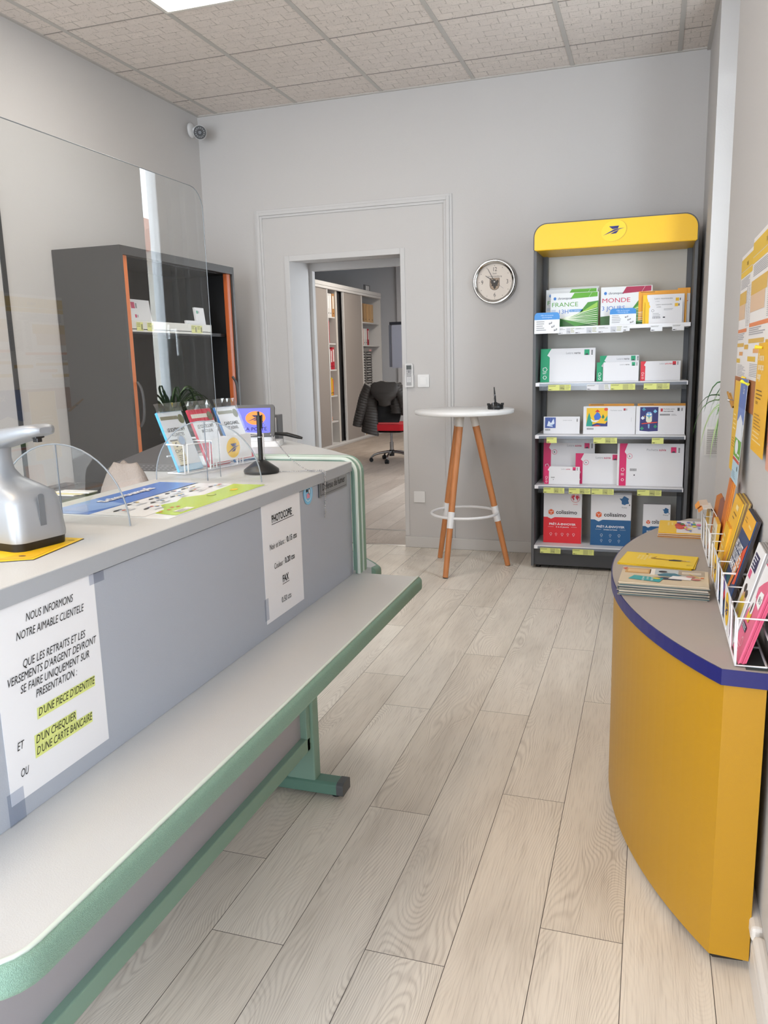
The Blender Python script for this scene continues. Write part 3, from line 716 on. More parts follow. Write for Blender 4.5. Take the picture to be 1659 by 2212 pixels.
coin_pack(-.046, 'pink-topped plastic-wrapped coin pack in the middle pocket of the countertop holder', '#c8324f', '#d9304f', 'LE SCHTROUMPF', 'BRICOLEUR')
coin_pack(.062, 'white plastic-wrapped coin pack in the right pocket, nearest the pen', '#2a6fb0', None, 'GARGAMEL', 'ET AZRAEL')

# pen on stand with bead chain
pen = thing('counter_pen', 'black pen in a round weighted base with bead chain on the counter end', 'pen', (2.118, -3.43, TZ))
px, py = 2.112, -3.445
b = MB(); b.lathe([(.0, 0), (.044, 0), (.046, .006), (.045, .010), (.018, .030), (.008, .034), (0, .034)], M('#17181a', .35), 40, (px, py, TZ)); b.build('base', pen)
b = MB(); b.tube([(px, py, TZ+.03), (px, py, TZ+.148)], .0062, M('#111214', .3), 14); b.tube([(px, py, TZ+.092), (px, py, TZ+.094)], .0066, M('#b8bbc0', .2, .8), 14)
b.tube([(px, py, TZ+.148), (px-.001, py, TZ+.158)], .003, BLACK, 8); b.tube([(px+.007, py, TZ+.115), (px+.009, py, TZ+.15)], .0018, BLACK, 6); b.build('pen_barrel', pen)
b = MB(); CH = M('#b9bbbf', .2, .9)
def bez(p, n):
    out = []; k = len(p)-1
    for s_ in range(k):
        p0, p1, p2, p3 = [Vector(p[max(0, min(k, s_+j))]) for j in (-1, 0, 1, 2)]
        for i in range(n):
            t = i/n; out.append(tuple(.5*((2*p1)+(p2-p0)*t+(2*p0-5*p1+4*p2-p3)*t*t+(3*p1-p0-3*p2+p3)*t**3)))
    return out+[tuple(p[-1])]
ctop = [(px, py, TZ+.152), (px+.02, py+.02, TZ+.10), (px+.07, py+.03, TZ+.035), (px+.12, py+.03, TZ+.004), (PX+.010, py+.035, TZ-.002), (PX+.009, py+.035, TZ-.06), (PX+.009, py+.030, TZ-.115), (PX+.009, py+.037, TZ-.10), (PX+.010, py+.037, TZ-.02), (PX+.008, py+.037, TZ+.004), (px+.09, py+.02, TZ+.003), (px+.045, py+.012, TZ+.003)]
pts = bez(ctop, 24); acc = 0; last = Vector(pts[0])
for q in pts:
    q = Vector(q); acc += (q-last).length; last = q
    if acc >= .0031:
        acc = 0
        b.lathe([(0, -.0018), (.0014, -.0011), (.0019, 0), (.0014, .0011), (0, .0018)], CH, 6, tuple(q))
b.build('chain', pen)

# payment / signature screen on the corner section
tr = thing('customer_display', 'small tilted display with blue screen on a white stand on the corner counter', 'display', (1.79, -2.85, TZ), (0, 0, .30))
b = MB(); b.T = Matrix.Translation((0, 0, .085)) @ Matrix.Rotation(PI/2-.32, 4, 'X')
b.prism(rr(-.085, -.052, .068, .058, .008), -.014, 0, M('#4a4c50', .4)); b.build('housing', tr, world=False, bevel=.002)
b = MB(); b.T = Matrix.Translation((0, 0, .085)) @ Matrix.Rotation(PI/2-.32, 4, 'X')
b.rect(-.072, -.040, .126, .086, M('#4a50d8', .3, emit=.55), 1); b.oval(.004, .012, .034, .024, M('#c2702a', .3, emit=.35), 2)
for pts_ in ([(-.42, .40), (.46, .42), (.36, .12), (-.12, .10)], [(.95, .18), (.02, .06), (-.95, -.52), (.20, -.06)], [(-.30, -.40), (.22, -.36), (.46, -.02), (.10, -.14)]):
    b.poly([(.004+u*.03, .012+v*.024) for u, v in pts_], M('#151650', .4), 3)
b.text('LA POSTE', .003, -.032, .017, M('#12123a', .4), 2, 'c', fit=.08, bold=.02); b.build('screen', tr, world=False)
b = MB(); b.prism(rr(-.07, -.02, .085, .075, .01), 0, .018, M('#e4e5e7', .4)); b.prism(rr(-.05, -.005, .06, .06, .01), .018, .045, M('#dfe0e2', .4)); b.build('stand', tr, world=False, bevel=.003)
b = MB(); b.tube([(.05, .05, .04), (.10, .06, .034), (.14, .05, .024), (.155, .05, .02)], [.004, .007, .006, .004], BLACK, 8); b.build('cable', tr, world=False)
b = MB(); b.box(1.785, 1.825, -2.74, -2.70, TZ, TZ+.10, M('#6b6d71', .4)); b.box(1.79, 1.82, -2.743, -2.739, TZ+.03, TZ+.09, M('#bfc1c4', .4))
tag(b.build('card_reader', bevel=.004), 'small grey box standing behind the blue customer display', 'box')

# ================================================================== STAFF SIDE
# wooden-edged tambour cabinet
CAB = M('#3d3b3a', .5, bump=.2, bscale=300); ORG = M('#e07a35', .5); CABSHADE = M('#0d0d0f', .7)
cx1, ya, yb, cz = .43, -1.615, -.405, 1.925
cab = thing('tambour_cabinet', 'tall charcoal office cabinet with orange door edges against the left wall', 'cabinet', (.215, -1.0, 0))
b = MB(); t = .022
b.box(0.004, cx1, ya, ya+t, 0, cz, CAB); b.box(0.004, cx1, yb-t, yb, 0, cz, CAB); b.box(0.004, cx1, ya+t, yb-t, cz-.045, cz, CAB); b.box(0.004, cx1, ya+t, yb-t, 0, .08, CAB)
b.box(0.004, .02, ya+t, yb-t, .08, cz-.045, CABSHADE); b.box(.02, cx1-.05, yb-t-.003, yb-t, .08, cz-.045, CABSHADE); b.box(.02, cx1-.05, ya+t, yb-t, cz-.048, cz-.045, CABSHADE); b.build('body', cab, bevel=.0)  # near-black linings put the shade inside the cabinet into the colour
for y in (ya+t, yb-t-.055):
    b = MB()
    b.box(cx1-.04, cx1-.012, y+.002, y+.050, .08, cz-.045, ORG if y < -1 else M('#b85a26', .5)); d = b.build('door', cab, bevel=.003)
    b = MB(); k = y+.052 if y < -1 else y
    pts = [(cx1-.012, k, .98), (cx1+.012, k, 1.02), (cx1+.02, k, 1.10), (cx1+.012, k, 1.18), (cx1-.012, k, 1.22)]
    b.tube(bez(pts, 5), .008, M('#3c3d3f', .4), 8); b.build('handle', d)
for z, fr in ((1.50, True), (.5, False)):
    b = MB(); b.box(.02, cx1-.05, ya+t, yb-t-.004, z-.02, z, M('#101012', .7)); b.build('shelf', cab)
tray = MB(); tray.box(cx1-.048, cx1-.044, -1.52, -.66, 1.49, 1.55, M('#d8d6ce', .5)); tray.box(.1, cx1-.044, -1.52, -.66, 1.502, 1.506, M('#d8d6ce', .5))
tray.T = Matrix.Translation((cx1-.0435, -1.5, 1.49)) @ Matrix.Rotation(PI/2, 4, 'Z') @ Matrix.Rotation(PI/2, 4, 'X')
LAB = M('#dfe08c', .6)
for u in (.04, .14, .60, .665): tray.rect(u, .006, .06, .046, LAB, 1); tray.fake(u+.004, .045, .04, 3, .008, M('#77765a', .6), 2); tray.rect(u+.042, .012, .014, .03, M('#8b8a60', .6), 2)
lab(tray.build('envelope_tray', cab), 'pale tray with yellow price labels')
b = MB(); b.T = Matrix.Translation((.36, yb-t-.0005, 1.70)) @ Matrix.Rotation(PI/2, 4, 'X'); b.rect(-.02, .05, .05, .035, M('#6c6c6e', .5), 1); b.rect(-.015, -.03, .045, .06, M('#a6a5a2', .5), 1); b.fake(-.01, .022, .03, 5, .01, INK, 2); lab(b.build('sticker', cab), 'grey labels inside the cabinet')

def env_px(name, label, y, w, h, z, x, col, group, stamps):
    b = MB(); b.prism([(0, 0), (w, 0), (w, h), (0, h)], -.012, 0, WHITE)
    for (u, v, s_, c_) in stamps: b.rect(u*w, v*h, s_, s_, M(c_, .5), 1); b.rect(u*w+s_+.006, v*h+.002, s_*.4, s_*.8, M('#8c8c90', .5), 1)
    o = b.build(name, world=False); o.location = (x, y, z); o.rotation_euler = (PI/2-.12, 0, PI/2); tag(o, label, 'envelope', group)
gE = 'envelopes inside the charcoal cabinet'
env_px('envelope', 'big white envelope with two pink stamps inside the charcoal cabinet', -1.50, .33, .17, 1.507, .30, '#e8e8ea', gE, [(.45, .70, .035, '#c2305a'), (.52, .40, .018, '#c2305a')])
env_px('envelope', 'tall white envelope with green stamp at the right of the cabinet shelf', -.78, .11, .15, 1.507, .36, '#e8e8ea', gE, [(.15, .75, .018, '#2f9c7a')])
env_px('envelope', 'small white envelope with green corner lying low in the cabinet tray', -.92, .13, .065, 1.507, .372, '#e8e8ea', gE, [(.05, .4, .02, '#2f9c7a')])

# copier
cp = thing('copier', 'light grey office copier with dark control panel behind the counter', 'printer', (1.2, -2.4, 0))
LG_ = M('#b7b5b2', .45); DG = M('#58575a', .45)
b = MB(); b.prism(rr(.97, -2.60, 1.42, -2.15, .03), 0, .895, LG_); b.build('body', cp, bevel=.008)
b = MB(); b.prism([(-2.60, .896), (-2.54, .918), (-2.16, .965), (-2.16, .896)], .98, 1.41, DG, 'x'); o = b.build('lid', cp, bevel=.006)
b = MB(); b.T = Matrix.Translation((1.03, -2.598, .8985)) @ Matrix.Rotation(.35, 4, 'X')
for i in range(9):
    for j in range(3): b.rect(.10+i*.022, .006+j*.015, .010, .005, M('#8c8b8c', .4), 1)
b.build('control_panel', cp); b = MB(); b.T = Matrix.Translation((1.03, -2.598, .8985)) @ Matrix.Rotation(.35, 4, 'X'); b.rect(-.04, .006, .05, .040, M('#d8cf5a', .5), 1); b.rect(-.035, .012, .04, .014, INK, 2); lab(b.build('warning_label', cp), 'yellow warning label')
b = MB(); b.tube([(1.09, -2.19, .985), (1.37, -2.19, .995), (1.42, -2.26, .965)], .005, M('#cfcfcf', .4), 6); b.build('handle', cp)
b = MB(); b.box(.99, 1.40, -2.606, -2.60, .78, .784, DG); b.build('drawer', cp)

# staff desk behind the counter with black printer
sd = thing('staff_desk', 'dark grey desk behind the long counter carrying a black printer', 'desk', (1.2, -3.6, 0))
b = MB(); b.box(.7, 1.50, -4.2, -3.0, .70, .725, M('#5c6660', .5)); b.build('desktop', sd)
for x in (.72, 1.45):
    for y in (-4.17, -3.06): b = MB(); b.box(x, x+.04, y, y+.04, 0, .70, DG); b.build('leg', sd)
pr = thing('printer', 'black desktop printer with papers on top on the staff desk', 'printer', (1.36, -3.2, .725))
b = MB(); b.box(1.22, 1.50, -3.34, -3.06, .725, .925, M('#1d1d20', .35)); b.box(1.20, 1.26, -3.35, -3.10, .80, .93, M('#232327', .35)); b.build('body', pr, bevel=.01)
b = MB(); b.box(1.40, 1.46, -3.347, -3.339, .858, .882, M('#c9c9c7', .5)); b.build('label_plate', pr)
b = MB()
for i in range(3): b.box(1.30+.02*i, 1.42+.02*i, -3.33+.01*i, -3.27, .926+.003*i, .9285+.003*i, M(['#d9d6cf', '#cfc08a', '#e3e2df'][i], .6))
tag(b.build('papers'), 'loose papers lying on the black printer', 'papers')
b = MB(); b.tube([(1.44, -3.75, .727), (1.44, -3.75, .82)], .005, M('#b3241f', .4), 8); b.tube([(1.44, -3.75, .80), (1.44, -3.75, .83)], .006, M('#b3241f', .4), 8)
tag(b.build('red_pen'), 'red pen standing on the staff desk behind the acrylic screen', 'pen')

# staff chair with throw
sch = thing('staff_chair', 'staff chair behind the counter, its back covered by a cloth', 'chair', (1.60, -3.32, 0), (0, 0, -.35))
b = MB(); b.prism(rr(-.2, -.2, .2, .2, .06), .44, .51, M('#3b3b40', .8)); b.build('seat', sch, world=False, bevel=.02)
b = MB(); b.prism(rr(-.075, .56, .075, .955, .05), .0, .035, M('#3b3b40', .8), 'y'); b.build('backrest', sch, world=False, bevel=.01)
b = MB(); b.tube([(0, 0, .08), (0, 0, .44)], .025, DG, 12); b.tube([(0, .03, .45), (0, .04, .7)], .015, DG, 8); b.build('column', sch, world=False)
b = MB()
for k in range(5):
    a = k*2*PI/5+.3; b.tube([(0, 0, .10), (.26*math.cos(a), .26*math.sin(a), .05)], [.022, .014], DG, 8); b.lathe([(0, -.02), (.025, -.015), (.025, .015), (0, .02)], BLACK, 12, (.26*math.cos(a), .26*math.sin(a), .027), 'x')
b.build('base', sch, world=False)
# throw: draped closed shell
b = MB(); n = 36; rings = []
for j, (zz, sx, sy, ox_) in enumerate(((.62, .135, .055, -.02), (.72, .130, .055, -.02), (.80, .125, .052, -.018), (.87, .116, .048, -.012), (.92, .100, .044, -.006), (.955, .080, .036, 0), (.985, .050, .024, .004), (.995, .018, .010, .004))):
    rg = []
    for i in range(n):
        a = 2*PI*i/n; f = 1+(.16*math.sin(4*a+j*.35)+.07*math.sin(9*a-j*.5))*max(0, (7-j)/7)
        rg.append((ox_+sx*f*math.copysign(abs(math.cos(a))**.8, math.cos(a)), .017+sy*f*math.copysign(abs(math.sin(a))**.8, math.sin(a)), zz+.016*math.sin(3*a+1)*(j < 7)))
    rings.append(rg)
b.loft(rings, M('#9a8f88', .95, bump=1.0, bscale=160), True)
o = b.build('chair_throw', world=False); o.location = (1.585, -3.32, .03); o.rotation_euler = (0, 0, -.35)
tag(o, 'beige-grey fleece throw draped over the staff chair back', 'blanket')

# security camera
scm = thing('security_camera', 'white bullet security camera with dark lens high in the left back corner', 'camera', (.06, -.10, 2.86))
b = MB(); b.lathe([(0, 0), (.05, 0), (.05, .008), (.03, .02), (0, .022)], M('#dcdcdc', .4), 28, (.002, -.10, 2.885), 'x'); b.tube([(.02, -.10, 2.885), (.06, -.10, 2.90), (.085, -.13, 2.875)], .014, M('#d6d6d6', .4), 10); b.build('mount', scm)
dv = Vector((3.06-.09, -5.3+.2, 1.31-2.86)).normalized(); p0 = Vector((.07, -.10, 2.865)); p1 = p0+dv*.13
b = MB(); b.cyl(tuple(p0), tuple(p1), .040, .044, M('#d2d3d4', .4), 28); b.build('housing', scm)
b = MB(); b.cyl(tuple(p1-dv*.001), tuple(p1+dv*.003), .0425, .040, M('#1c1d20', .3), 28)
a1 = dv.cross(Vector((0, 0, 1))).normalized(); a2 = a1.cross(dv)
for k in range(14):
    q = p1+dv*.0035+(a1*math.cos(k*PI/7)+a2*math.sin(k*PI/7))*.028; b.cyl(tuple(q), tuple(q+dv*.001), .004, .004, M('#77797c', .3), 8)
b.cyl(tuple(p1+dv*.003), tuple(p1+dv*.008), .015, .012, M('#33343a', .15), 20); b.build('lens', scm)

# ------------------------------------------------------------------ spider plant in the niche
def spider(cx, cy, cz, nl, R_, seed):
    r = random.Random(seed); b = MB(); g = [M('#4d7a3a', .5), M('#6d9a52', .5), M('#2f5a2c', .5), M('#a8bf8a', .5)]
    for i in range(nl):
        a = r.uniform(0, 2*PI); L = R_*r.uniform(.7, 1.25); hgt = r.uniform(.05, .15); drop = r.uniform(.04, .24); wd = r.uniform(.004, .008); m = g[r.randrange(4)]
        vs = []; N = 10; side = Vector((-math.sin(a), math.cos(a), 0))
        for k in range(N+1):
            t = k/N; rad = L*(1-(1-t)**1.6)*.95; z = hgt*math.sin(min(1, t*1.15)*PI*.75)*1.3-drop*t**3; w_ = wd*(1-t**2.5)+.0006
            p = Vector((cx+math.cos(a)*rad, cy+math.sin(a)*rad, cz+z))
            p.x = min(p.x, 3.60)
            vs += [tuple(p-side*w_+Vector((0, 0, w_*.5))), tuple(p-Vector((0, 0, w_*.3))), tuple(p+side*w_+Vector((0, 0, w_*.5)))]
        fs = []
        for k in range(N): fs += [(3*k, 3*k+1, 3*k+4, 3*k+3), (3*k+1, 3*k+2, 3*k+5, 3*k+4)]
        b.add(vs, fs, m, True)
    return b
pt = thing('spider_plant', 'potted spider plant with long arching green leaves in the window niche', 'plant', (3.50, -1.50, .95))
spider(3.50, -1.50, 1.02, 60, .23, 5).build('foliage', pt)
b = MB(); b.lathe([(0, 0), (.045, 0), (.065, .085), (.068, .09), (.060, .09), (.056, .075), (0, .075)], M('#8a5a44', .7), 28, (3.50, -1.50, .95)); b.build('pot', pt)

# ================================================================== BACK WALL FITTINGS
ROT_BK = (PI/2, 0, 0)
clk = thing('wall_clock', 'round chrome wall clock with crest on the face, right of the doorway', 'clock', (2.087, 0, 1.64))
b = MB(); ccx, ccz = 2.087, 1.778; CR = M('#c9c8c6', .12, 1)
prof = [(.112, -.012), (.113, -.028), (.118, -.034), (.124, -.035), (.130, -.040), (.138, -.036), (.141, -.024), (.140, -.004), (.136, 0)]
b.lathe(prof, CR, 64, (ccx, 0, ccz), 'y'); b.build('rim', clk)
b = MB(); b.lathe([(0, -.010), (.115, -.010), (.115, 0), (0, 0)], M('#3a3a3a', .5), 48, (ccx, 0, ccz), 'y'); b.build('case', clk)
b = MB(); b.T = Matrix.Translation((ccx, -.0115, ccz)) @ Matrix.Rotation(PI/2, 4, 'X'); FACE = M('#dcd2c8', .5); DK = M('#3a3431', .5)
b.oval(0, 0, .115, .115, FACE, 0, 48)
for k in range(12):
    a = k*PI/6; b.oval(.100*math.sin(a), .100*math.cos(a), .0022, .0022, DK, 1, 8)
for t_, x, y in (('12', 0, .066), ('3', .081, -.013), ('6', 0, -.092), ('9', -.081, -.013)): b.text(t_, x, y, .036, DK, 1, 'c', sx=.85)
b.text('Stadt', 0, .048, .014, DK, 1, 'c', sx=.9); b.text('Schwarzenburg', 0, .030, .014, DK, 1, 'c', fit=.092)
sh = [(-.032, .024), (.032, .024), (.032, -.024), (.026, -.040), (.012, -.050), (0, -.052), (-.012, -.050), (-.026, -.040), (-.032, -.024)]
b.poly(sh, M('#5a4a3e', .5), 1); b.poly([(x*.9, y*.93-.0005) for x, y in sh], M('#a38d78', .5), 1.5)
b.poly([(-.006, .016), (.006, .016), (.008, .004), (.022, .014), (.026, .0), (.018, -.018), (.022, -.026), (.010, -.026), (.006, -.04), (0, -.046), (-.006, -.04), (-.010, -.026), (-.022, -.026), (-.018, -.018), (-.026, .0), (-.022, .014), (-.008, .004)], M('#33261f', .5), 2)
b.build('dial', clk)
def hand(name, ang, L_, t0, lz):
    b = MB(); b.T = Matrix.Translation((ccx, -.0145-lz, ccz)) @ Matrix.Rotation(PI/2, 4, 'X'); a = math.radians(ang); s_, c_ = math.sin(a), math.cos(a)
    b.poly([(-c_*t0-s_*.012, s_*t0-c_*.012), (c_*t0-s_*.012, -s_*t0-c_*.012), (s_*L_+c_*t0*.6, c_*L_-s_*t0*.6), (s_*L_-c_*t0*.6, c_*L_+s_*t0*.6)], BLACK, 1); b.build(name, clk)
hand('hour_hand', 304, .070, .0028, 0); hand('minute_hand', 332, .094, .0022, .001); hand('second_hand', 127, .072, .0008, .002)
b = MB(); b.lathe([(0, -.021), (.005, -.020), (.005, -.012)], M('#d8d4cf', .3), 16, (ccx, 0, ccz), 'y'); b.build('hub', clk)

rc = thing('remote_control', 'white air conditioner remote in its wall holder beside the doorway', 'remote', (1.506, 0, 1.12))
b = MB(); b.prism(rr(1.477, 1.118, 1.536, 1.20, .006), -.028, 0, M('#d6d5d4', .4), 'y'); lab(b.build('holder', rc, bevel=.002), 'white plastic wall holder')
b = MB(); b.prism(rr(1.480, 1.122, 1.532, 1.274, .008), -.024, -.004, M('#dfdedd', .4), 'y'); b.build('body', rc, bevel=.002)
b = MB(); b.T = Matrix.Translation((1.482, -.0295, 1.124)) @ Matrix.Rotation(PI/2, 4, 'X')
b.rect(.006, .004, .037, .140, M('#a3a2a3', .4), 0); b.rect(.008, .112, .034, .026, M('#3c413f', .3), 1)
for (x, y, w_, h_) in [(.009, .10, .006, .003), (.034, .10, .006, .003), (.022, .09, .006, .016), (.010, .082, .004, .003), (.036, .088, .004, .003)]: b.rect(x, y, w_, h_, M('#55565a', .4), 1)
for i in range(3):
    for j in range(4): b.rect(.011+i*.010, .028+j*.009, .007, .005, M('#f0f0f0', .4), 1)
b.build('keypad', rc)
def plate(name, label, x0, x1, z0, z1, inner):
    t = thing(name, label, 'switch' if inner else 'socket cover', ((x0+x1)/2, 0, z0))
    b = MB(); b.prism(rr(x0, z0, x1, z1, .004), -.010, 0, M('#dddcdb', .35), 'y'); b.build('plate', t, bevel=.0015)
    if inner:
        q = .018; b = MB(); b.prism(rr(x0+q, z0+q, x1-q, z1-q, .002), -.0135, -.009, M('#e3e2e1', .35), 'y'); b.build('rocker', t, bevel=.0015)
plate('light_switch', 'square white light switch on the wall beside the remote control', 1.563, 1.642, 1.116, 1.200, True)
plate('blank_socket_plate', 'blank white square socket plate low on the wall behind the bar table', 1.521, 1.600, .323, .400, False)

# ================================================================== BAR TABLE
bt = thing('bar_table', 'tall round white bar table on three wooden legs with a footrest ring', 'table', (1.98, -.47, 0))
TCX, TCY, TT = 1.985, -.47, .995
b = MB(); WT = M('#eeeeee', .35)
b.lathe([(0, TT-.026), (.292, TT-.026), (.300, TT-.022), (.302, TT-.004), (.299, TT), (0, TT)], WT, 72, (TCX, TCY, 0)); b.build('tabletop', bt)
WOOD = None
def woodm():
    m = bpy.data.materials.new('beech_stained'); m.use_nodes = True; nt = m.node_tree; p = nt.nodes['Principled BSDF']; L = nt.links.new
    tc = nt.nodes.new('ShaderNodeTexCoord'); mp = nt.nodes.new('ShaderNodeMapping'); mp.inputs['Scale'].default_value = (60, 60, 5); L(tc.outputs['Object'], mp.inputs[0])
    n = nt.nodes.new('ShaderNodeTexNoise'); n.inputs['Scale'].default_value = 1; n.inputs['Detail'].default_value = 4; L(mp.outputs[0], n.inputs[0])
    mx = nt.nodes.new('ShaderNodeMix'); mx.data_type = 'RGBA'; mx.inputs[6].default_value = lin('#b4703f'); mx.inputs[7].default_value = lin('#d08c58'); L(n.outputs['Fac'], mx.inputs[0]); L(mx.outputs[2], p.inputs['Base Color'])
    p.inputs['Roughness'].default_value = .4; return m
WOOD = woodm()
feet = [(1.767, -.262), (1.924, -.750), (2.239, -.370)]
rk = .352
for fx, fy in feet:
    d = Vector((fx-TCX, fy-TCY, 0)).normalized(); top = Vector((TCX, TCY, TT-.03))+d*.055; ft = Vector((fx, fy, 0)); ax = (top-ft)
    b = MB(); b.tube([tuple(ft+ax*.004), tuple(ft+ax*.93)], [.0165, .0225], WOOD, 20); b.tube([tuple(ft), tuple(ft+ax*.006)], .0155, BLACK, 16)
    lg_ = b.build('leg', bt)
    b = MB(); b.tube([tuple(ft+ax*.925), tuple(top)], [.024, .024], M('#d8d2cb', .4), 20); b.build('leg_collar', lg_)
    k = rk/TT; b = MB(); b.tube([tuple(ft+ax*(k-.050)), tuple(ft+ax*(k+.050))], [.0205, .0215], M('#e8e8ea', .35), 20); b.build('ring_sleeve', lg_)
b = MB(); R0 = (Vector(feet[0]).lerp(Vector((TCX, TCY)), .38)-Vector((TCX, TCY))).length
rc_ = Vector(((feet[0][0]+feet[1][0]+feet[2][0])/3, (feet[0][1]+feet[1][1]+feet[2][1])/3)).lerp(Vector((TCX, TCY)), .5)
b.tube([(rc_.x+.205*math.cos(a*PI/30), rc_.y+.205*math.sin(a*PI/30), rk) for a in range(60)], .0085, M('#e8e8ea', .3), 12, closed=True); b.build('footrest_ring', bt)
b = MB(); b.lathe([(0, TT-.04), (.10, TT-.04), (.10, TT-.026), (0, TT-.026)], M('#d8d2cb', .4), 32, (TCX, TCY, 0)); b.build('hub', bt)
# pen on bar table
pn = thing('table_pen', 'black pen in a notched black holder on the white bar table', 'pen', (2.175, -.46, TT))
b = MB(); q = (2.175, -.46, TT)
b.lathe([(0, 0), (.045, 0), (.048, .006), (.048, .026), (.040, .028), (.012, .038), (.009, .042), (0, .042)], M('#151516', .4), 32, q)
for k in range(4):
    a = k*PI/2+.5; b.tube([(q[0]+.044*math.cos(a), q[1]+.044*math.sin(a), TT+.024), (q[0]+.044*math.cos(a), q[1]+.044*math.sin(a), TT+.036)], .009, M('#151516', .4), 8)
b.build('holder', pn)
b = MB(); b.tube([(q[0], q[1], TT+.038), (q[0]-.004, q[1], TT+.085)], .0055, BLACK, 10); b.tube([(q[0]-.004, q[1], TT+.085), (q[0]-.008, q[1], TT+.132)], [.0052, .003], BLACK, 10); b.tube([(q[0]-.004, q[1], TT+.083), (q[0]-.0041, q[1], TT+.086)], .006, CH, 10); b.build('pen_barrel', pn)
b = MB(); b.tube(bez([(q[0]-.003, q[1]-.006, TT+.08), (q[0]-.006, q[1]-.045, TT+.05), (q[0]-.002, q[1]-.053, TT+.02), (q[0]+.01, q[1]-.085, TT+.002), (q[0]+.04, q[1]-.075, TT+.002), (q[0]+.035, q[1]-.10, TT+.002), (q[0]+.0, q[1]-.10, TT+.002)], 8), .0013, CH, 5); b.build('cord', pn)

# ================================================================== DISPLAY RACK
rack = thing('display_rack', 'dark grey display rack with yellow rounded header and five white shelves of postal packaging', 'display rack', (2.83, -.22, 0))
RG = M('#57585b', .5, bump=.1, bscale=200); RGD = M('#3c3d40', .5); RY0, RX0, RX1 = -.40, 2.388, 3.285
b = MB(); b.box(RX0, RX0+.018, RY0, -.02, .015, 1.93, RG); b.build('side_panel', rack, bevel=.002)
b = MB(); b.box(RX1-.018, RX1, RY0, -.02, .015, 1.93, RG); b.build('side_panel', rack, bevel=.002)
for xx in (RX0+.018, RX1-.045):
    b = MB(); b.box(xx, xx+.027, -.10, -.04, .13, 1.93, RG)
    b.build('upright', rack, bevel=.001)
b = MB(); b.box(RX0+.018, RX1-.018, -.045, -.025, .02, 1.95, M('#d3cfc7', .6)); b.build('back_panel', rack)
b = MB(); b.box(RX0+.010, RX1-.010, RY0+.010, -.03, .022, .128, RGD); b.build('base', rack, bevel=.002)
for x, y in ((RX0+.04, RY0+.05), (RX1-.04, RY0+.05), (RX0+.04, -.06), (RX1-.04, -.06)): b = MB(); b.cyl((x, y, 0), (x, y, .023), .015, .015, BLACK, 12); b.build('foot', rack)
HX0, HX1, HZ0, HZ1 = 2.388, 3.283, 1.905, 2.052
def hdr(x0, x1, z0, z1, r):
    return [(x0, z0), (x1, z0)]+[(x1-r+r*math.cos(a*PI/16), z1-r+r*math.sin(a*PI/16)) for a in range(0, 9)]+[(x0+r-r*math.sin(a*PI/16), z1-r+r*math.cos(a*PI/16)) for a in range(0, 9)]
b = MB(); b.prism(hdr(HX0, HX1, HZ0+.002, HZ1, .075), -.415, -.02, RG, 'y'); h_ = b.build('header_box', rack, bevel=.003)
YH = M('#f4c012', .4)
b = MB(); b.prism(hdr(HX0+.007, HX1-.007, HZ0, HZ1-.007, .07), -.424, -.4155, YH, 'y'); b.box(HX0+.012, HX1-.012, -.424, -.06, HZ0-.004, HZ0, YH)
lab(b.build('yellow_header', rack, bevel=.002), 'yellow front sign with blue bird emblem')
b = MB(); b.T = Matrix.Translation((2.835, -.425, 1.982)) @ Matrix.Rotation(PI/2, 4, 'X')
b.oval(.004, 0, .070, .056, M('#cda31c', .4), 0, 40, .35); b.oval(0, .001, .069, .055, M('#f3cb24', .4), 1, 40, .35); logo(b, 0, .004, .062, 2, .052, False); b.build('emblem', rack)
shelf_z = [1.467, 1.145, .833, .527, .150]
for i, z in enumerate(shelf_z):
    b = MB(); b.box(2.407, 3.262, -.405, -.05, z-.020, z, M('#dddde0', .45)); b.box(2.407, 3.262, -.410, -.405, z-.021, z+.001, M('#e6e6ea', .4)); b.build('shelf', rack, bevel=.0015)
    b = MB(); b.prism([(2.43, z-.045), (3.255, z-.045), (3.255, z-.004), (2.43, z-.004)], -.4125, -.4118, glassy('label_film', '#d9dce0', .15, 1.4), 'y')
    if 0 < i: lab(b.build('label_holder', rack), 'clear plastic label strip')
LABY = M('#d9dd84', .6); LABW = M('#dfe0e4', .6)
def tagp(x0, x1, zt, m, big='', price='', wide=True, h=.034):
    b = MB(); b.T = Matrix.Translation((x0, -.4135, zt-h)) @ Matrix.Rotation(PI/2, 4, 'X'); W = x1-x0
    b.prism([(0, 0), (W, 0), (W, h), (0, h)], -.0004, 0, m); b.fake(.003, h-.006, W*(.4 if wide else .8), 2, .004, M('#5d5e4c', .6), 1)
    b.rect(.003, .004, .014, .0035, INK, 1); b.text(price, .019, .0035, .0075, INK, 1)
    if wide:
        b.rect(W*.50, .002, W*.23, h-.004, M('#b3b574', .6) if m is LABY else M('#c3c5cc', .6), 1)
        b.text(big, W*.615, .010, .0105, INK, 2, 'c'); b.fake(W*.75, h-.006, W*.22, 4, .007, M('#a4a570', .6), 1, .0028)
    lab(b.build('price_label', rack), 'white price label' if m is LABW else 'pale yellow price label'); return b
z = shelf_z[1]-.012
tagp(2.483, 2.614, z, LABY, '100 g', '3'); tagp(2.706, 2.840, z, LABW, '', '4'); tagp(2.8405, 2.977, z, LABY, '', '1'); tagp(3.024, 3.164, z, LABY, '20 g', '1')
z = shelf_z[2]-.012
tagp(2.477, 2.537, z, LABY, '', '1', False); tagp(2.751, 2.885, z, LABY, '250 g', '8'); tagp(3.079, 3.143, z, LABY, '', '11', False)
z = shelf_z[3]-.012
tagp(2.462, 2.587, z, LABY, '20 g', '1'); tagp(2.613, 2.741, z, LABY, '500 g', '4'); tagp(2.746, 2.875, z, LABY, '1 kg', '4'); tagp(3.008, 3.143, z, LABY, '500 g', '5')
z = shelf_z[4]-.012
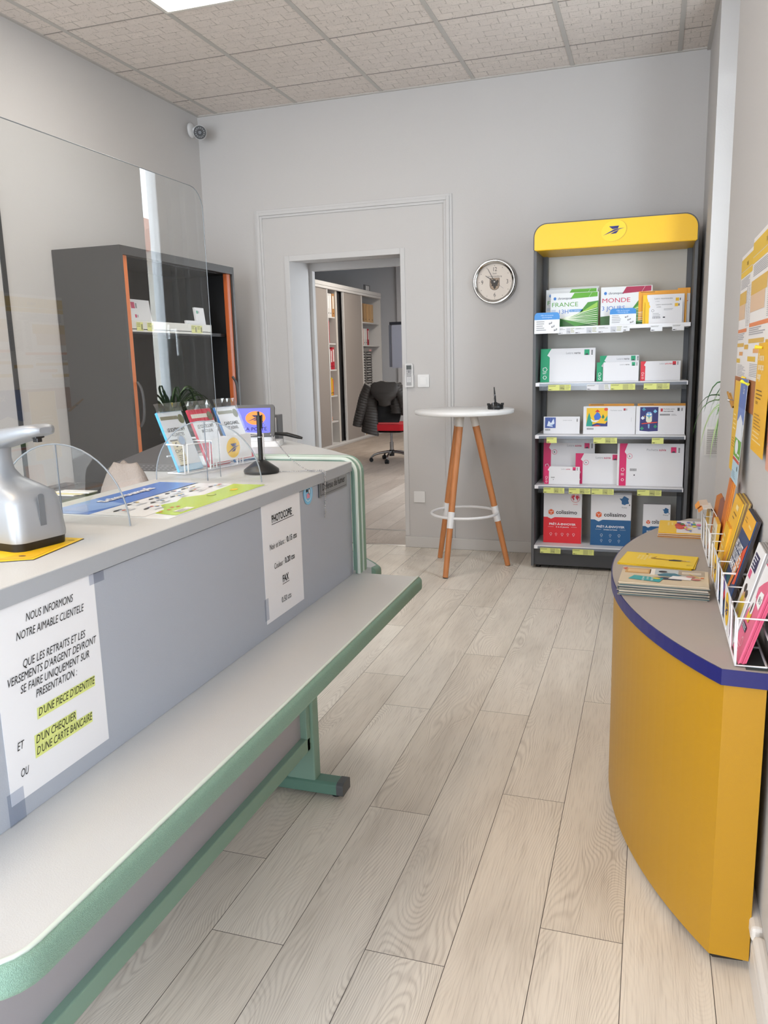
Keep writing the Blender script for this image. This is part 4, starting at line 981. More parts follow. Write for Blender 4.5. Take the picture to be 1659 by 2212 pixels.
tagp(2.446, 2.570, z, LABY, '5 kg', '0'); tagp(2.642, 2.769, z, LABY, '', '13'); tagp(3.00, 3.12, z, LABY, '', '9')
z = shelf_z[0]-.006
for x0, x1, bg_ in ((2.535, 2.632, '1 kg'), (2.632, 2.762, '1 kg'), (2.762, 2.900, '1 kg')): tagp(x0, x1, z, LABW, bg_, '29', True, .036)
tagp(2.900, 2.937, z, LABW, '', '', False, .030); tagp(3.05, 3.113, z-.002, LABW, '', '6', False, .034); tagp(3.165, 3.228, z-.002, LABW, '', '8', False, .034)

# --- packaging on the shelves
def card(name, label, cat, x, z, w, h, fn, y=-.30, lean=.10, th=.006, body='#e4e4e8', group=None, roll=0, bevel=0):
    b = MB(); b.prism([(0, 0), (w, 0), (w, h), (0, h)], -th, 0, M(body, .5)); fn(b, w, h)
    o = b.build(name, world=False, bevel=bevel); o.location = (x, y, z+.0005); o.rotation_euler = (PI/2-lean, roll, 0)
    return tag(o, label, cat, group)
DKR = M('#33353b', .5)
def stamp(b, x, y, s, col, matrix=True):
    b.rect(x, y, s, s*1.1, M(col, .5), 1); b.poly([(x+s*.2, y), (x+s*.25, y+s*.3), (x+s*.4, y+s*.2), (x+s*.55, y+s*.4), (x+s*.75, y+s*.15), (x+s*.8, y)], M('#2c2a3c', .5), 2)
    if matrix:
        for i in range(4): b.rect(x+s*1.35, y+s*(.05+.25*i), s*.3, s*.16, DKR, 1)
def chevron(b, w, h, sw, col):
    b.poly([(0, 0), (sw, 0), (sw, h*.62), (sw*1.0, h*.74), (sw*.72, h*.80), (sw*1.15, h), (0, h)], M(col, .5), 1)
def letter(col, t1, t2, sw=.16, tcol='#6c6d72', bar=False, mark=False):
    def g(b, w, h):
        chevron(b, w, h, w*sw, col); s = min(.030, h*.17); stamp(b, w*.80, h*.79, s, col)
        fs = s*.62
        b.text(t1, w*.60, h*.83, fs, M('#9a9ba2', .5), 1, 'r', sx=.95); b.text(t2, w*.615, h*.83, fs, M(tcol, .5), 1, 'l', sx=.95, bold=.02)
        ic = M('#f2f3f5', .5); cx = w*sw*.5
        b.ring(cx, h*.38, w*sw*.22, w*sw*.28, ic, 2, 5); b.fake(cx-w*sw*.25, h*.28, w*sw*.5, 2, h*.03, ic, 2); b.ring(cx, h*.14, w*sw*.16, w*sw*.22, ic, 2, 6)
        if mark:
            b.ring(w*sw*1.45, h*.70, s*.45, s*.52, M(col, .5), 1, 20); b.poly([(w*sw*1.38, h*.73), (w*sw*1.38, h*.68), (w*sw*1.55, h*.69)], DKR, 2)
        if bar:
            for i in range(9): b.rect(w*(sw+.06)+i*w*.012, h*.35, w*.006, h*.06, DKR, 1)
            b.rect(w*(sw+.12), h*.24, w*.02, h*.03, DKR, 1)
    return g
GRN = '#12a070'; RED = '#d92a3c'; PNK = '#d81a66'
# shelf 2 : green and red letters
z2 = shelf_z[1]
card('envelope', 'large A4 white envelope with green edge, left end of the second shelf', 'envelope', 2.420, z2, .322, .200, letter(GRN, 'Lettre', 'verte', .17), lean=.12)
gv = 'small green letter packs on the second shelf'
for k in range(3):
    card('envelope', ['back envelope of the small green-edged packs on the second shelf', 'middle envelope of the small green-edged packs, wrapped in clear film', 'envelope behind the front small green-edged pack'][k], 'envelope', 2.768-.008*k, z2, .222, .150-.012*k if k == 0 else .112, letter(GRN, 'Lettre', 'verte', .16), y=-.262-.012*k, lean=.10, group=gv)
card('envelope', 'front small green-edged envelope in the middle of the second shelf', 'envelope', 2.792, z2, .200, .112, letter(GRN, 'Lettre', 'verte', .0), y=-.305, group=gv)
card('envelope', 'small white envelope with red edge, right end of the second shelf', 'envelope', 3.002, z2, .220, .112, letter(RED, 'Lettre', 'prioritaire', .12, RED), y=-.30)
# shelf 3 : illustrated packs
z3 = shelf_z[2]
def dove(b, w, h):
    b.rect(.008, h*.33, h*.62, h*.62, M('#3a4f9a', .5), 1)
    for i in range(5): b.rect(.012+i*h*.12, h*.34, h*.03, h*.60, M('#5f7ec2', .5), 1.5)
    b.poly([(.02, h*.45), (.03, h*.75), (.045, h*.62), (.06, h*.88), (.066, h*.6), (.052, h*.5), (.056, h*.40)], M('#dbe6f4', .5), 2); b.poly([(.036, h*.5), (.058, h*.56), (.05, h*.44)], M('#9ab6dc', .5), 3)
    b.text('Lettre suivie', w*.66, h*.76, .009, M('#9a9ba2', .5), 1, 'c', fit=w*.25); b.rect(w*.92, h*.7, .004, .018, DKR, 1)
    for i in range(8): b.rect(.010+i*.004, h*.18, .002, .010, DKR, 1)
card('envelope', 'small white prepaid envelope with blue dove picture on the third shelf', 'envelope', 2.445, z3, .216, .104, dove, y=-.31, lean=.08)
def forest(b, w, h):
    x0, y0, s = .018, h*.28, h*.66; yq = M('#f2c21c', .5); q = lambda u, v: (x0+u*s*1.12, y0+v*s)
    b.poly([q(0, 0), q(1, 0), q(1, 1), q(0, 1)], yq, 1)
    b.poly([q(0, .1), q(.06, .5), q(.13, .75), q(.20, .5), q(.28, .3), q(.3, 0), q(0, 0)], M('#1f9c86', .5), 2)
    b.poly([q(.35, .55), q(.5, .78), q(.62, .7), q(.70, .5), q(.60, .36), q(.40, .34)], M('#3d6fd0', .5), 3); b.poly([q(.2, .42), q(.35, .30), q(.62, .34), q(.45, .22), q(.25, .26)], M('#e8eef4', .5), 4)
    b.poly([q(.40, .78), q(.52, .92), q(.64, .78)], M('#d92c36', .5), 4); b.oval(*q(.92, .92), s*.10, s*.08, M('#e04a2c', .5), 2)
    b.poly([q(.3, .1), q(.5, .18), q(.9, .14), q(1, .3), q(1, 0), q(.25, 0)], M('#27357c', .5), 3); b.poly([q(.35, .02), q(.5, .08), q(.7, .04), q(.6, 0), q(.35, 0)], M('#d6422e', .5), 4)
    b.poly([q(.72, .5), q(.78, .66), q(.86, .5), q(.78, .40)], M('#1f7a4c', .5), 3); b.poly([q(.84, .3), q(1, .6), q(1, .3)], M('#1f9c86', .5), 2.5)
    b.text('Pochette suivie', w*.63, h*.83, .010, M('#9a9ba2', .5), 1, 'c', fit=w*.22); stamp(b, w*.77, h*.84, .012, '#c2303c')
    for i in range(10): b.rect(.022+i*.004, h*.16, .0022, .010, DKR, 1)
    b.rect(w*.92, h*.45, .001, h*.15, M('#a9aab0', .5), 1)
card('padded_mailer', 'white mailer with colourful yellow and blue forest picture, centre of the third shelf', 'envelope', 2.683, z3, .300, .166, forest, y=-.325, lean=.06, th=.02)
def owl(b, w, h):
    x0, y0, sx, sy = .022, h*.10, .102, h*.86; q = lambda u, v: (x0+u*sx, y0+v*sy)
    b.poly([q(0, .03), q(.5, 0), q(1, .02), q(1, 1), q(0, 1)], M('#28296e', .5), 1)
    b.poly([q(.33, .72), q(.42, .80), q(.58, .80), q(.66, .72), q(.66, .42), q(.5, .32), q(.34, .42)], M('#e6e4cc', .5), 2); b.oval(*q(.5, .70), sx*.17, sy*.10, M('#6aa6dc', .5), 3); b.poly([q(.46, .62), q(.54, .62), q(.5, .5)], M('#3aa68c', .5), 4)
    b.oval(*q(.42, .70), sx*.06, sy*.04, M('#f0f0e6', .5), 4); b.oval(*q(.58, .70), sx*.06, sy*.04, M('#f0f0e6', .5), 4)
    b.poly([q(.1, .34), q(.95, .40), q(.95, .36), q(.1, .30)], M('#d9432e', .5), 3.5); b.poly([q(.45, .30), q(.55, .30), q(.53, .12), q(.47, .14)], M('#8ab8de', .5), 3)
    for u, v, c_ in ((.82, .82, '#7cc0e0'), (.2, .9, '#3f8fb8'), (.85, .2, '#2f8c6c'), (.12, .12, '#2f8c6c'), (.15, .55, '#e0e4f0')): b.poly([q(u, v+.09), q(u+.12, v), q(u, v-.07), q(u-.10, v)], M(c_, .5), 2)
    b.oval(*q(.25, .62), .002, .004, YEL, 3)
    b.rect(w*.50, h*.80, .012, .018, M('#c2303c', .5), 1); b.text('Pochette suivie', w*.56, h*.87, .011, DKR, 1, 'l', fit=w*.22); b.text('internationale', w*.56, h*.79, .010, DKR, 1, 'l', fit=w*.20, bold=.02)
    for i in range(14): b.rect(w*.49+i*.004, h*.66, .0024, .010, DKR, 1)
    b.rect(w*.84, h*.82, .012, .018, DKR, 1); b.rect(w*.92, h*.82, .006, .018, M('#77787c', .5), 1); b.fake(w*.72, h*.70, .035, 2, .006, M('#8a8b90', .5), 1)
card('padded_mailer', 'white mailer with dark blue owl picture, right end of the third shelf', 'envelope', 2.986, z3, .272, .166, owl, y=-.325, lean=.06, th=.02)
ORGE = '#e39a2a'
def plain(b, w, h): b.rect(.01, h-.007, w*.3, .003, M('#7a4e14', .5), 1)
card('kraft_mailer', 'orange mailer showing behind the forest picture mailer', 'envelope', 2.710, z3, .262, .178, plain, y=-.285, lean=.08, th=.012, body=ORGE)
card('kraft_mailer', 'orange mailer showing behind the owl picture mailer', 'envelope', 2.992, z3, .268, .178, plain, y=-.285, lean=.08, th=.012, body=ORGE)
# shelf 4 : pink tracked letters
z4 = shelf_z[3]
card('envelope', 'large A4 white envelope with pink edge, back left of the fourth shelf', 'envelope', 2.440, z4, .310, .268, letter(PNK, 'Lettre', 'suivie', .15, '#c0305c', mark=True), y=-.27, lean=.10)
card('envelope', 'medium white envelope with pink edge in the middle of the fourth shelf', 'envelope', 2.640, z4, .272, .186, letter(PNK, 'Lettre', 'suivie', .16, '#c0305c', mark=True), y=-.31, lean=.10)
card('envelope', 'small white envelope with pink edge, front left of the fourth shelf', 'envelope', 2.458, z4, .212, .108, letter(PNK, 'Lettre', 'suivie', .13, '#c0305c', True), y=-.35, lean=.10)
card('padded_mailer', 'large white mailer with pink strip, right end of the fourth shelf', 'envelope', 2.900, z4, .360, .252, letter(PNK, 'Pochette', 'suivie', .11, '#c0305c', True, True), y=-.345, lean=.06, th=.02)
b = MB(); b.prism([(0, 0), (.012, 0), (.012, .252), (0, .252)], -.02, 0, WHITE); o = b.build('mailer_flap', world=False); o.location = (2.887, -.345, z4+.0005); o.rotation_euler = (PI/2-.06, 0, 0); tag(o, 'narrow white mailer edge standing left of the large pink-striped mailer', 'envelope')
# shelf 1 : express packs
z1 = shelf_z[0]
def express(title, sub, fl, acc, sx=1):
    G1, G2, G3 = M('#3c8a2a', .35), M('#1f5a22', .35), M('#8fc24a', .35)
    def f(b, w, h):
        b.poly([(w*.42, h*.82), (w*.50, h*.99), (w*.98, h*.99), (w*.98, h*.86)], M(fl, .4), 1); b.line(w*.80, h*.85, w*.86, h*.98, .001, WHITE, 2)
        b.poly([(0, 0), (w, 0), (w, h*.74), (w*.78, h*.70), (w*.62, h*.42), (w*.40, h*.28), (0, h*.24)], G1, 1)
        b.poly([(0, 0), (w*.55, 0), (w*.22, h*.26), (0, h*.24)], G2, 2); b.poly([(w*.55, h*.34), (w*.98, h*.70), (w*.98, h*.56)], G3, 2); b.poly([(w*.45, 0), (w*.98, 0), (w*.98, h*.12)], G2, 2)
        for i in range(9): b.line(w*.22, h*.25, w*.985, h*(.03+.062*i), .0018+.0006*(i % 3), M('#eef5e2', .4), 3)
        b.oval(w*.09, h*.84, .009, .010, M('#2d74c4', .4), 1, 6); b.text('chronopost', w*.15, h*.81, .019, M('#26324e', .4), 1, 'l', fit=w*.30, bold=.01)
        b.text(title, w*.02, h*.60, .036, M(acc, .4), 1, 'l', fit=w*.56, bold=.0)
        b.text(sub, w*(.16 if sub.startswith('13') else .02), h*.40, .034, M('#3a76c8', .4), 1, 'l', fit=w*(.22 if sub.startswith('13') else .46))
        if sub.startswith('13'): b.rect(w*.40, h*.44, w*.28, h*.07, M('#3f8fd2', .4), 1); b.text('DU OFFERT', w*.42, h*.455, .010, WHITE, 2, 'l', fit=w*.22)
        if sub.startswith('13'): b.fake(w*.02, h*.5, w*.1, 2, .008, M('#7a9ac8', .4), 1)
    return f
gx = 'express shipping pouches on the top shelf'
card('shipping_pouch', 'green pouch at the back left of the top shelf, partly behind the FRANCE pouch', 'pouch', 2.445, z1, .300, .225, express('FRANCE', '13H', '#5aa62c', '#4a9a2c'), y=-.275, lean=.10, th=.012, body='#d9dcdf', group=gx)
card('shipping_pouch', 'pale plastic-wrapped pouch standing just behind the FRANCE pouch', 'pouch', 2.462, z1, .290, .236, lambda b, w, h: b.rect(.004, h*.9, w*.9, .01, M('#c9ccd0', .3), 1), y=-.258, lean=.10, th=.006, body='#c9cbce', group=gx)
card('shipping_pouch', 'green and white pouch reading FRANCE 13H at the front of the top shelf', 'pouch', 2.478, z1, .276, .200, express('FRANCE', '13H', '#5aa62c', '#4a9a2c'), y=-.32, lean=.10, th=.020, body='#e0e3e6', group=gx)
card('shipping_pouch', 'green and white pouch with crimson flag reading MONDE 3 JOURS on the top shelf', 'pouch', 2.766, z1, .286, .222, express('MONDE', '3 JOURS', '#a51f4a', '#c2184e'), y=-.30, lean=.10, th=.016, body='#e0e3e6', group=gx)
def reco(b, w, h):
    b.rect(0, 0, w*.10, h, M('#f2c21c', .5), 1); b.poly([(w*.10, h*.9), (w*.13, h*.78), (w*.10, h*.70)], M('#f2c21c', .5), 1)
    b.text('Lettre recommandée', w*.50, h*.84, .011, M('#55565c', .5), 1, 'c', fit=w*.44); b.text('mobile', w*.30, h*.74, .009, M('#55565c', .5), 1, 'l'); b.rect(w*.79, h*.76, .018, .018, M('#e8b820', .5), 1); b.rect(w*.89, h*.78, .005, .013, DKR, 1)
    b.fake(w*.5, h*.66, w*.32, 2, .006, M('#9a9ba0', .5), 1)
    for i in range(8): b.rect(w*.2+i*.0055, h*.24, .003, .010, M('#7c7d82', .5), 1)
    b.rect(w*.48, h*.26, .012, .007, DKR, 1); b.ring(w*.2, h*.60, .006, .0075, DKR, 1, 12); b.fake(w*.2, h*.46, w*.22, 3, .008, M('#a0a1a6', .5), 1)
card('kraft_mailer', 'orange registered mailer on the right of the top shelf, behind the white ones', 'envelope', 2.978, z1, .262, .188, plain, y=-.30, lean=.08, th=.010, body='#eaa22e')
card('kraft_mailer', 'orange and grey mailer at the far right end of the top shelf', 'envelope', 3.190, z1, .068, .198, lambda b, w, h: (b.rect(0, 0, w, h*.84, M('#c4c2c2', .5), 1), b.rect(.01, h*.62, w*.7, .004, M('#d96a3a', .5), 2), b.line(.03, h*.5, .05, h*.42, .003, INK, 2), b.fake(.02, h*.75, .04, 2, .008, M('#77787c', .5), 2), b.fake(.02, h*.3, .03, 3, .01, M('#77787c', .5), 2)), y=-.292, lean=.08, th=.006, body='#eaa22e')
card('envelope', 'white registered letter with yellow strip, behind the frontmost one on the top shelf', 'envelope', 3.003, z1, .224, .165, reco, y=-.318, lean=.08, th=.005)
card('envelope', 'frontmost white registered letter with small logo on the right of the top shelf', 'envelope', 3.018, z1, .200, .124, reco, y=-.332, lean=.08, th=.005)
def bcard(b, w, h):
    n_ = 10; c = M('#2f86cf', .4); p_ = [(0, h*.66), (w, h*.66), (w, h*.78)]+[(w-w*.12+w*.12*math.cos(i*PI/2/n_), h*.78+h*.22*math.sin(i*PI/2/n_)) for i in range(1, n_+1)]+[(w*.12-w*.12*math.sin(i*PI/2/n_), h*.78+h*.22*math.cos(i*PI/2/n_)) for i in range(n_+1)]
    b.poly(p_, c, 1); b.text('Offre de Livraison', w/2, h*.84, .010, M('#bcd8f0', .4), 2, 'c', fit=w*.5); b.text('Chronopost', w/2, h*.74, .010, M('#bcd8f0', .4), 2, 'c', fit=w*.4)
    b.fake(w*.08, h*.55, w*.4, 5, h*.10, M('#8a8b90', .5), 1)
    for i in range(3): x, y = w*(.58+.10*i), h*(.50-.16*i); b.poly([(x, y), (x+w*.12, y+h*.06), (x+w*.12, y-h*.02), (x, y-h*.08)], M('#3b3c42', .5), 1); b.poly([(x+.003, y), (x+w*.10, y+h*.04), (x+w*.10, y), (x+.003, y-h*.04)], M('#d4d5d8', .5), 2)
def arched(name, label, x, z_, w, h, y):
    b = MB(); n_ = 8; p_ = [(0, 0), (w, 0), (w, h*.78)]+[(w-w*.12+w*.12*math.cos(i*PI/2/n_), h*.78+h*.22*math.sin(i*PI/2/n_)) for i in range(1, n_+1)]+[(w*.12-w*.12*math.sin(i*PI/2/n_), h*.78+h*.22*math.cos(i*PI/2/n_)) for i in range(n_+1)]
    b.prism(p_, -.002, 0, M('#e2e4e8', .4)); bcard(b, w, h); o = b.build(name, world=False); o.location = (x, y, z_); o.rotation_euler = (PI/2-.03, 0, 0); tag(o, label, 'card', 'blue-topped info cards on the top shelf')
arched('info_card', 'white card with blue rounded top at the left front corner of the top shelf', 2.398, 1.432, .146, .120, -.418)
arched('info_card', 'white card with blue rounded top in front of the MONDE pouch', 2.822, z1, .146, .095, -.345)
# shelf 5 : parcel boxes
def colis(col, txt2, globe, ic):
    def f(b, w, h):
        b.poly([(0, 0), (w, 0), (w, h*.49), (w*.30, h*.49), (w*.20, h*.455), (w*.10, h*.49), (0, h*.49)], M(col, .45), 1)
        s = w*.075; cx, cy = w*.20, h*.585; OG = M('#e2622e', .45)
        b.poly([(cx+s*1.1*math.cos(PI/6+k*PI/3), cy+s*1.1*math.sin(PI/6+k*PI/3)) for k in range(6)], OG, 1)
        for a in (PI/6, 5*PI/6, -PI/2): b.line(cx, cy, cx+s*.8*math.cos(a), cy+s*.8*math.sin(a), .0022, WHITE, 2)
        b.text('colissimo', w*.33, h*.555, .034, M('#1c1c20', .45), 1, 'l', fit=w*.55, bold=.02)
        b.text('PRÊT-À-ENVOYER', w*.5, h*.34, .018, M('#eef0f4', .45), 2, 'c', fit=w*.70, bold=.02); b.text(txt2, w*.5, h*.295, .010, M('#eef0f4', .45), 2, 'c', bold=.02, fit=w*.34)
        b.rect(w*.12, h*.305, w*.15, .001, WHITE, 2); b.rect(w*.73, h*.305, w*.15, .001, WHITE, 2)
        for i in range(len(ic)):
            x, y = ic[i]; b.ring(w*x, h*y, .006, .0075, M('#e0e4ea', .45), 2, 4 if i % 2 else 8); b.rect(w*x-.004, h*y-.012, .008, .0012, M('#e0e4ea', .45), 2)
        X, Y, q = w*.83, h*.86, w*.12
        if globe:
            G = M('#d02a44', .45); b.ring(X, Y, q*.92, q, G, 1, 32)
            b.poly([(X-q*.7, Y+q*.5), (X-q*.2, Y+q*.75), (X-q*.1, Y+q*.3), (X-q*.4, Y+q*.1), (X-q*.2, Y-q*.2), (X-q*.35, Y-q*.6), (X-q*.6, Y-q*.1), (X-q*.85, Y+q*.1)], G, 2)
            b.poly([(X+q*.1, Y+q*.6), (X+q*.6, Y+q*.6), (X+q*.85, Y+q*.1), (X+q*.6, Y-q*.1), (X+q*.45, Y-q*.6), (X+q*.25, Y-q*.2), (X+q*.05, Y+q*.05)], G, 2); b.text('monde', X, Y-q*1.5, .010, G, 1, 'c')
        else:
            G = M('#1d5f92', .45); b.poly([(X+q*u, Y+q*v) for u, v in ((-.1, 1), (.25, .85), (.9, .45), (.75, .1), (.85, -.3), (.95, -.6), (.35, -.75), (.1, -.95), (-.55, -.75), (-.6, -.1), (-1.05, .45), (-.5, .45), (-.35, .7))], G, 1)
            b.poly([(X+q*1.0, Y-q*.75), (X+q*1.18, Y-q*.8), (X+q*1.08, Y-q*1.15), (X+q*.95, Y-q*1.0)], INK, 1); b.text('France', X, Y-q*1.6, .011, M('#3f4650', .45), 1, 'c')
    return f
z5 = shelf_z[4]
card('parcel_box', 'flat parcel box, white top and red lower half, bottom shelf left', 'box', 2.452, z5, .232, .332, colis('#e02230', '5 à 8 jours', True, [(.2, .17), (.34, .17), (.5, .17), (.65, .17), (.8, .17)]), y=-.315, lean=.03, th=.045)
card('parcel_box', 'large flat parcel box, white top and blue lower half, middle of bottom shelf', 'box', 2.740, z5, .236, .326, colis('#14588c', 'Livraison en 2 jours', False, [(.28, .20), (.5, .20), (.72, .20), (.28, .10), (.5, .10), (.72, .10)]), y=-.33, lean=.03, th=.045)
card('parcel_box', 'smaller white and blue parcel box at the right end of the bottom shelf', 'box', 3.045, z5, .155, .262, colis('#14588c', 'Livraison en 2 jours', False, []), y=-.32, lean=.03, th=.04)

# ================================================================== BACK ROOM
WPAN = M('#a09892', .5); WFR = M('#d4d2d0', .4); WIN_ = M('#cfc9c2', .5)
wd = thing('sliding_wardrobe', 'long office wardrobe with grey sliding doors and open bays beyond the doorway', 'wardrobe', (-1.7, 7.0, 0))
X0, X1, Y0w, Y1w, ZT = -2.05, -1.5, 4.6, 8.46, 2.43
b = MB(); b.box(X0, X0+.02, Y0w, Y1w, 0, ZT, WIN_); b.box(X0, X1, Y0w, Y0w+.02, 0, ZT, WFR); b.box(X0, X1+.01, Y1w-.02, Y1w, 0, ZT, WFR); b.box(X0, X1-.02, Y0w, Y1w, ZT-.03, ZT, WFR); b.box(X0, X1+.01, Y0w, Y1w, 0, .05, WFR)
b.build('carcass', wd)
b = MB(); b.box(X1-.04, X1+.02, Y0w, Y1w, ZT-.085, ZT+.01, M('#dedcda', .35)); b.box(X1-.03, X1+.024, Y0w, Y1w, ZT-.05, ZT-.043, M('#a9a7a5', .4)); b.build('top_rail', wd, bevel=.003)
b = MB(); b.box(X1-.04, X1+.03, Y0w, Y1w, 0.0, .03, M('#c4c1be', .4)); b.build('bottom_rail', wd, bevel=.003)
for y0, y1, xo in ((4.62, 5.97, 0.0), (6.66, 7.47, 0.0)):
    b = MB(); b.box(X1-.02+xo, X1+xo, y0, y1, .035, ZT-.085, WPAN); d = b.build('sliding_door', wd)
    for ya_, yb2 in ((y0-.03, y0), (y1, y1+.03)): b = MB(); b.box(X1-.024+xo, X1+.008+xo, ya_, yb2, .035, ZT-.085, WFR); b.build('frame_stile', d, bevel=.002)
for yy, tw in ((6.37, .07), (7.47, .02)): b = MB(); b.box(X0, X1-.022, yy, yy+tw, .05, ZT-.03, WIN_); b.build('divider', wd)
b = MB(); b.box(X1-.10, X1-.05, 6.45, 6.62, .05, ZT-.09, M('#242426', .4)); b.build('gap_shade_panel', wd)  # near-black sheet stands in for the shade in the open gap
sv = [1.955, 1.565, 1.175, .785, .395]
for z in sv:
    b = MB(); b.box(X0+.02, X1-.022, 5.5, 6.33, z-.02, z, WFR); b.build('shelf', wd)
for z in (1.93, 1.55): b = MB(); b.box(X0+.02, X1-.022, 7.49, 8.44, z-.02, z, WFR); b.build('shelf', wd)
def binder(y, z, h, t_, col, label, group, lbl='#e2e0dc', kind='binder'):
    y += .035
    b = MB(); b.box(X1-.30, X1-.03, y, y+t_, z, z+h, M(col, .5)); b.box(X1-.0302, X1-.0290, y+t_*.22, y+t_*.78, z+h*.35, z+h*.9, M(lbl, .6)) if lbl else None
    b.cyl((X1-.0302, y+t_/2, z+h*.15), (X1-.0285, y+t_/2, z+h*.15), .010, .010, INK, 12)
    tag(b.build(kind, bevel=.003), label, 'binder' if kind == 'binder' else 'archive box', group)
g1 = 'binders in the open bay of the wardrobe'
binder(5.99, 1.956, .20, .05, '#b01c30', 'short red binder on the top shelf of the open wardrobe bay', g1, None)
binder(6.05, 1.956, .335, .07, '#d9d7d4', 'white binder nearest the left on the top wardrobe shelf', g1, '#efeeee')
binder(6.125, 1.956, .335, .07, '#e2e0dd', 'white binder standing beside the tan archive box on the top wardrobe shelf', g1, '#efeeee')
binder(6.215, 1.956, .34, .10, '#b5834e', 'tan archive box with a white label on the top wardrobe shelf', g1, '#e8e2d8', 'archive_box')
binder(6.02, 1.566, .33, .06, '#b01c30', 'single slim red binder on the second wardrobe shelf', g1, None)
binder(6.02, 1.176, .30, .06, '#cfcdd0', 'grey-white binder on the third wardrobe shelf', g1)
binder(6.09, 1.176, .31, .065, '#b81c30', 'red binder with white label in the middle of the third wardrobe shelf', g1)
binder(6.165, 1.176, .33, .075, '#b81c30', 'tall red binder with white label on the third wardrobe shelf', g1)
cols_ = [('#e0502c', 'orange-red'), ('#e8902c', 'light orange'), ('#d8c42c', 'yellow'), ('#e0702c', 'deep orange')]
for i, (c_, nm) in enumerate(cols_): binder(6.01+.042*i, .786, .27-.02*(i % 2), .034, c_, nm+' slim folder on the fourth wardrobe shelf', g1, None)
b = MB()
for k in range(4): b.box(X1-.30, X1-.08, 6.05, 6.24, .396+.016*k, .409+.016*k, M(['#e09a7a', '#e0c0a0', '#e07a5a', '#e8b090'][k], .6))
tag(b.build('paper_stack'), 'small pile of salmon paper on the lowest wardrobe shelf', 'papers')
b = MB(); b.box(X1-.35, X1-.08, 5.99, 6.22, .051, .34, M('#1b1b1e', .5)); tag(b.build('black_box', bevel=.004), 'black case standing at the bottom of the open wardrobe bay', 'box')
g2 = 'archive boxes at the far end of the wardrobe'
for i, y in enumerate((7.53, 7.67, 7.84, 8.01)): binder(y, 1.931, .30, .115 if i else .12, ['#8a6a44', '#b08d62', '#c09a6c', '#c4a074'][i], ['dark tan archive box, nearest of the row on the far wardrobe shelf', 'tan archive box, second from the near end of the far wardrobe shelf', 'light tan archive box, third of the row on the far wardrobe shelf', 'light tan archive box, farthest of the row on the far wardrobe shelf'][i], g2, None, 'archive_box')
g3 = 'binders above the letter trays'
for i, y in enumerate((7.52, 7.60, 7.70, 7.80)): binder(y, 1.551, .27, .07, ['#d06a5a', '#d6d4d2', '#c9c7c6', '#a01c2c'][i], ['pinkish binder at the near end above the letter trays', 'white binder beside the pinkish one above the letter trays', 'light grey binder in the middle of the row above the letter trays', 'dark red binder at the end of the row above the letter trays'][i], g3)
lt = thing('letter_trays', 'tall stack of grey letter trays in the far bay of the wardrobe', 'letter trays', (X1-.2, 7.8, .55))
b = MB(); b.box(X1-.35, X1-.035, 7.51, 8.06, 1.44, 1.50, M('#8a8683', .5)); b.box(X1-.034, X1-.033, 7.90, 8.02, 1.45, 1.48, M('#d8a0a0', .5)); b.box(X1-.35, X1-.045, 7.51, 7.53, .55, 1.44, M('#8a8683', .5)); b.box(X1-.35, X1-.045, 8.04, 8.06, .55, 1.44, M('#8a8683', .5)); b.box(X1-.35, X1-.045, 7.74, 7.78, .55, 1.44, M('#8a8683', .5)); b.build('cabinet', lt)
for k in range(20):
    z = .57+k*.0435
    for (y0, y1) in ((7.535, 7.735), (7.785, 8.035)):
        b = MB(); b.box(X1-.34, X1-.030, y0, y1, z, z+.016, M('#77736f', .5)); b.box(X1-.30, X1-.037, y0+.01+.06*(k % 2), y1-.05, z+.016, z+.026, M('#dcdad6', .6)); b.build('tray', lt)
for i in range(2):
    binder(7.55+i*.14, .052, .30, .11, ['#b9966a', '#c2a076'][i], ['tan archive box on the wardrobe floor under the jacket', 'second tan archive box on the wardrobe floor beside the first'][i], 'archive boxes on the wardrobe floor', '#e8e2d8', 'archive_box')
ex = thing('framed_picture', 'small framed picture with white figures on top of the wardrobe', 'picture', (-1.55, 7.95, ZT+.011))
b = MB(); b.box(-1.56, -1.545, 7.78, 8.06, ZT+.011, ZT+.115, M('#55575b', .4)); b.build('frame', ex); b = MB(); b.box(-1.5445, -1.5435, 7.83, 8.04, ZT+.022, ZT+.105, M('#8e9094', .4)); b.box(-1.5433, -1.5425, 7.87, 7.93, ZT+.03, ZT+.10, WHITE); b.box(-1.5433, -1.5425, 7.96, 8.0, ZT+.03, ZT+.10, WHITE); b.build('print', ex)

# office chair with jacket
oc = thing('office_chair', 'black office chair with red seat and chrome base beyond the doorway', 'chair', (-.11, 4.6, 0))
ox, oy = -.11, 4.6; CHR = M('#a9a9ab', .2, 1); BF = M('#141416', .8); RS = M('#b3121f', .85, bump=.4, bscale=300)
b = MB(); b.prism(rr(ox-.23, oy-.27, ox+.30, oy+.25, .10), .42, .50, RS); b.build('seat', oc, bevel=.03, seg=4)
b = MB(); b.prism(rr(ox-.17, oy-.15, ox+.17, oy+.15, .04), .385, .419, BF); b.build('seat_mechanism', oc, bevel=.01)
b = MB()
n = 12; rings = []
for j in range(9):
    t_ = j/8; z = .52+t_*.46; ww = .19+.05*math.sin(t_*PI)-.03*t_; yb_ = oy-.20-.05*t_+.03*math.sin(t_*PI)
    rings.append([(ox-.02+x, yb_+y, z) for x, y in rr(-ww, -.02, ww, .02, .018, 2)])
b.loft(rings, BF); b.build('backrest', oc)
b = MB(); b.tube([(ox, oy, .21), (ox, oy, .39)], .016, CHR, 14); b.tube([(ox, oy, .13), (ox, oy, .25)], .026, CHR, 14); b.tube([(ox, oy, .07), (ox, oy, .15)], .032, BF, 14); b.build('gas_lift', oc)
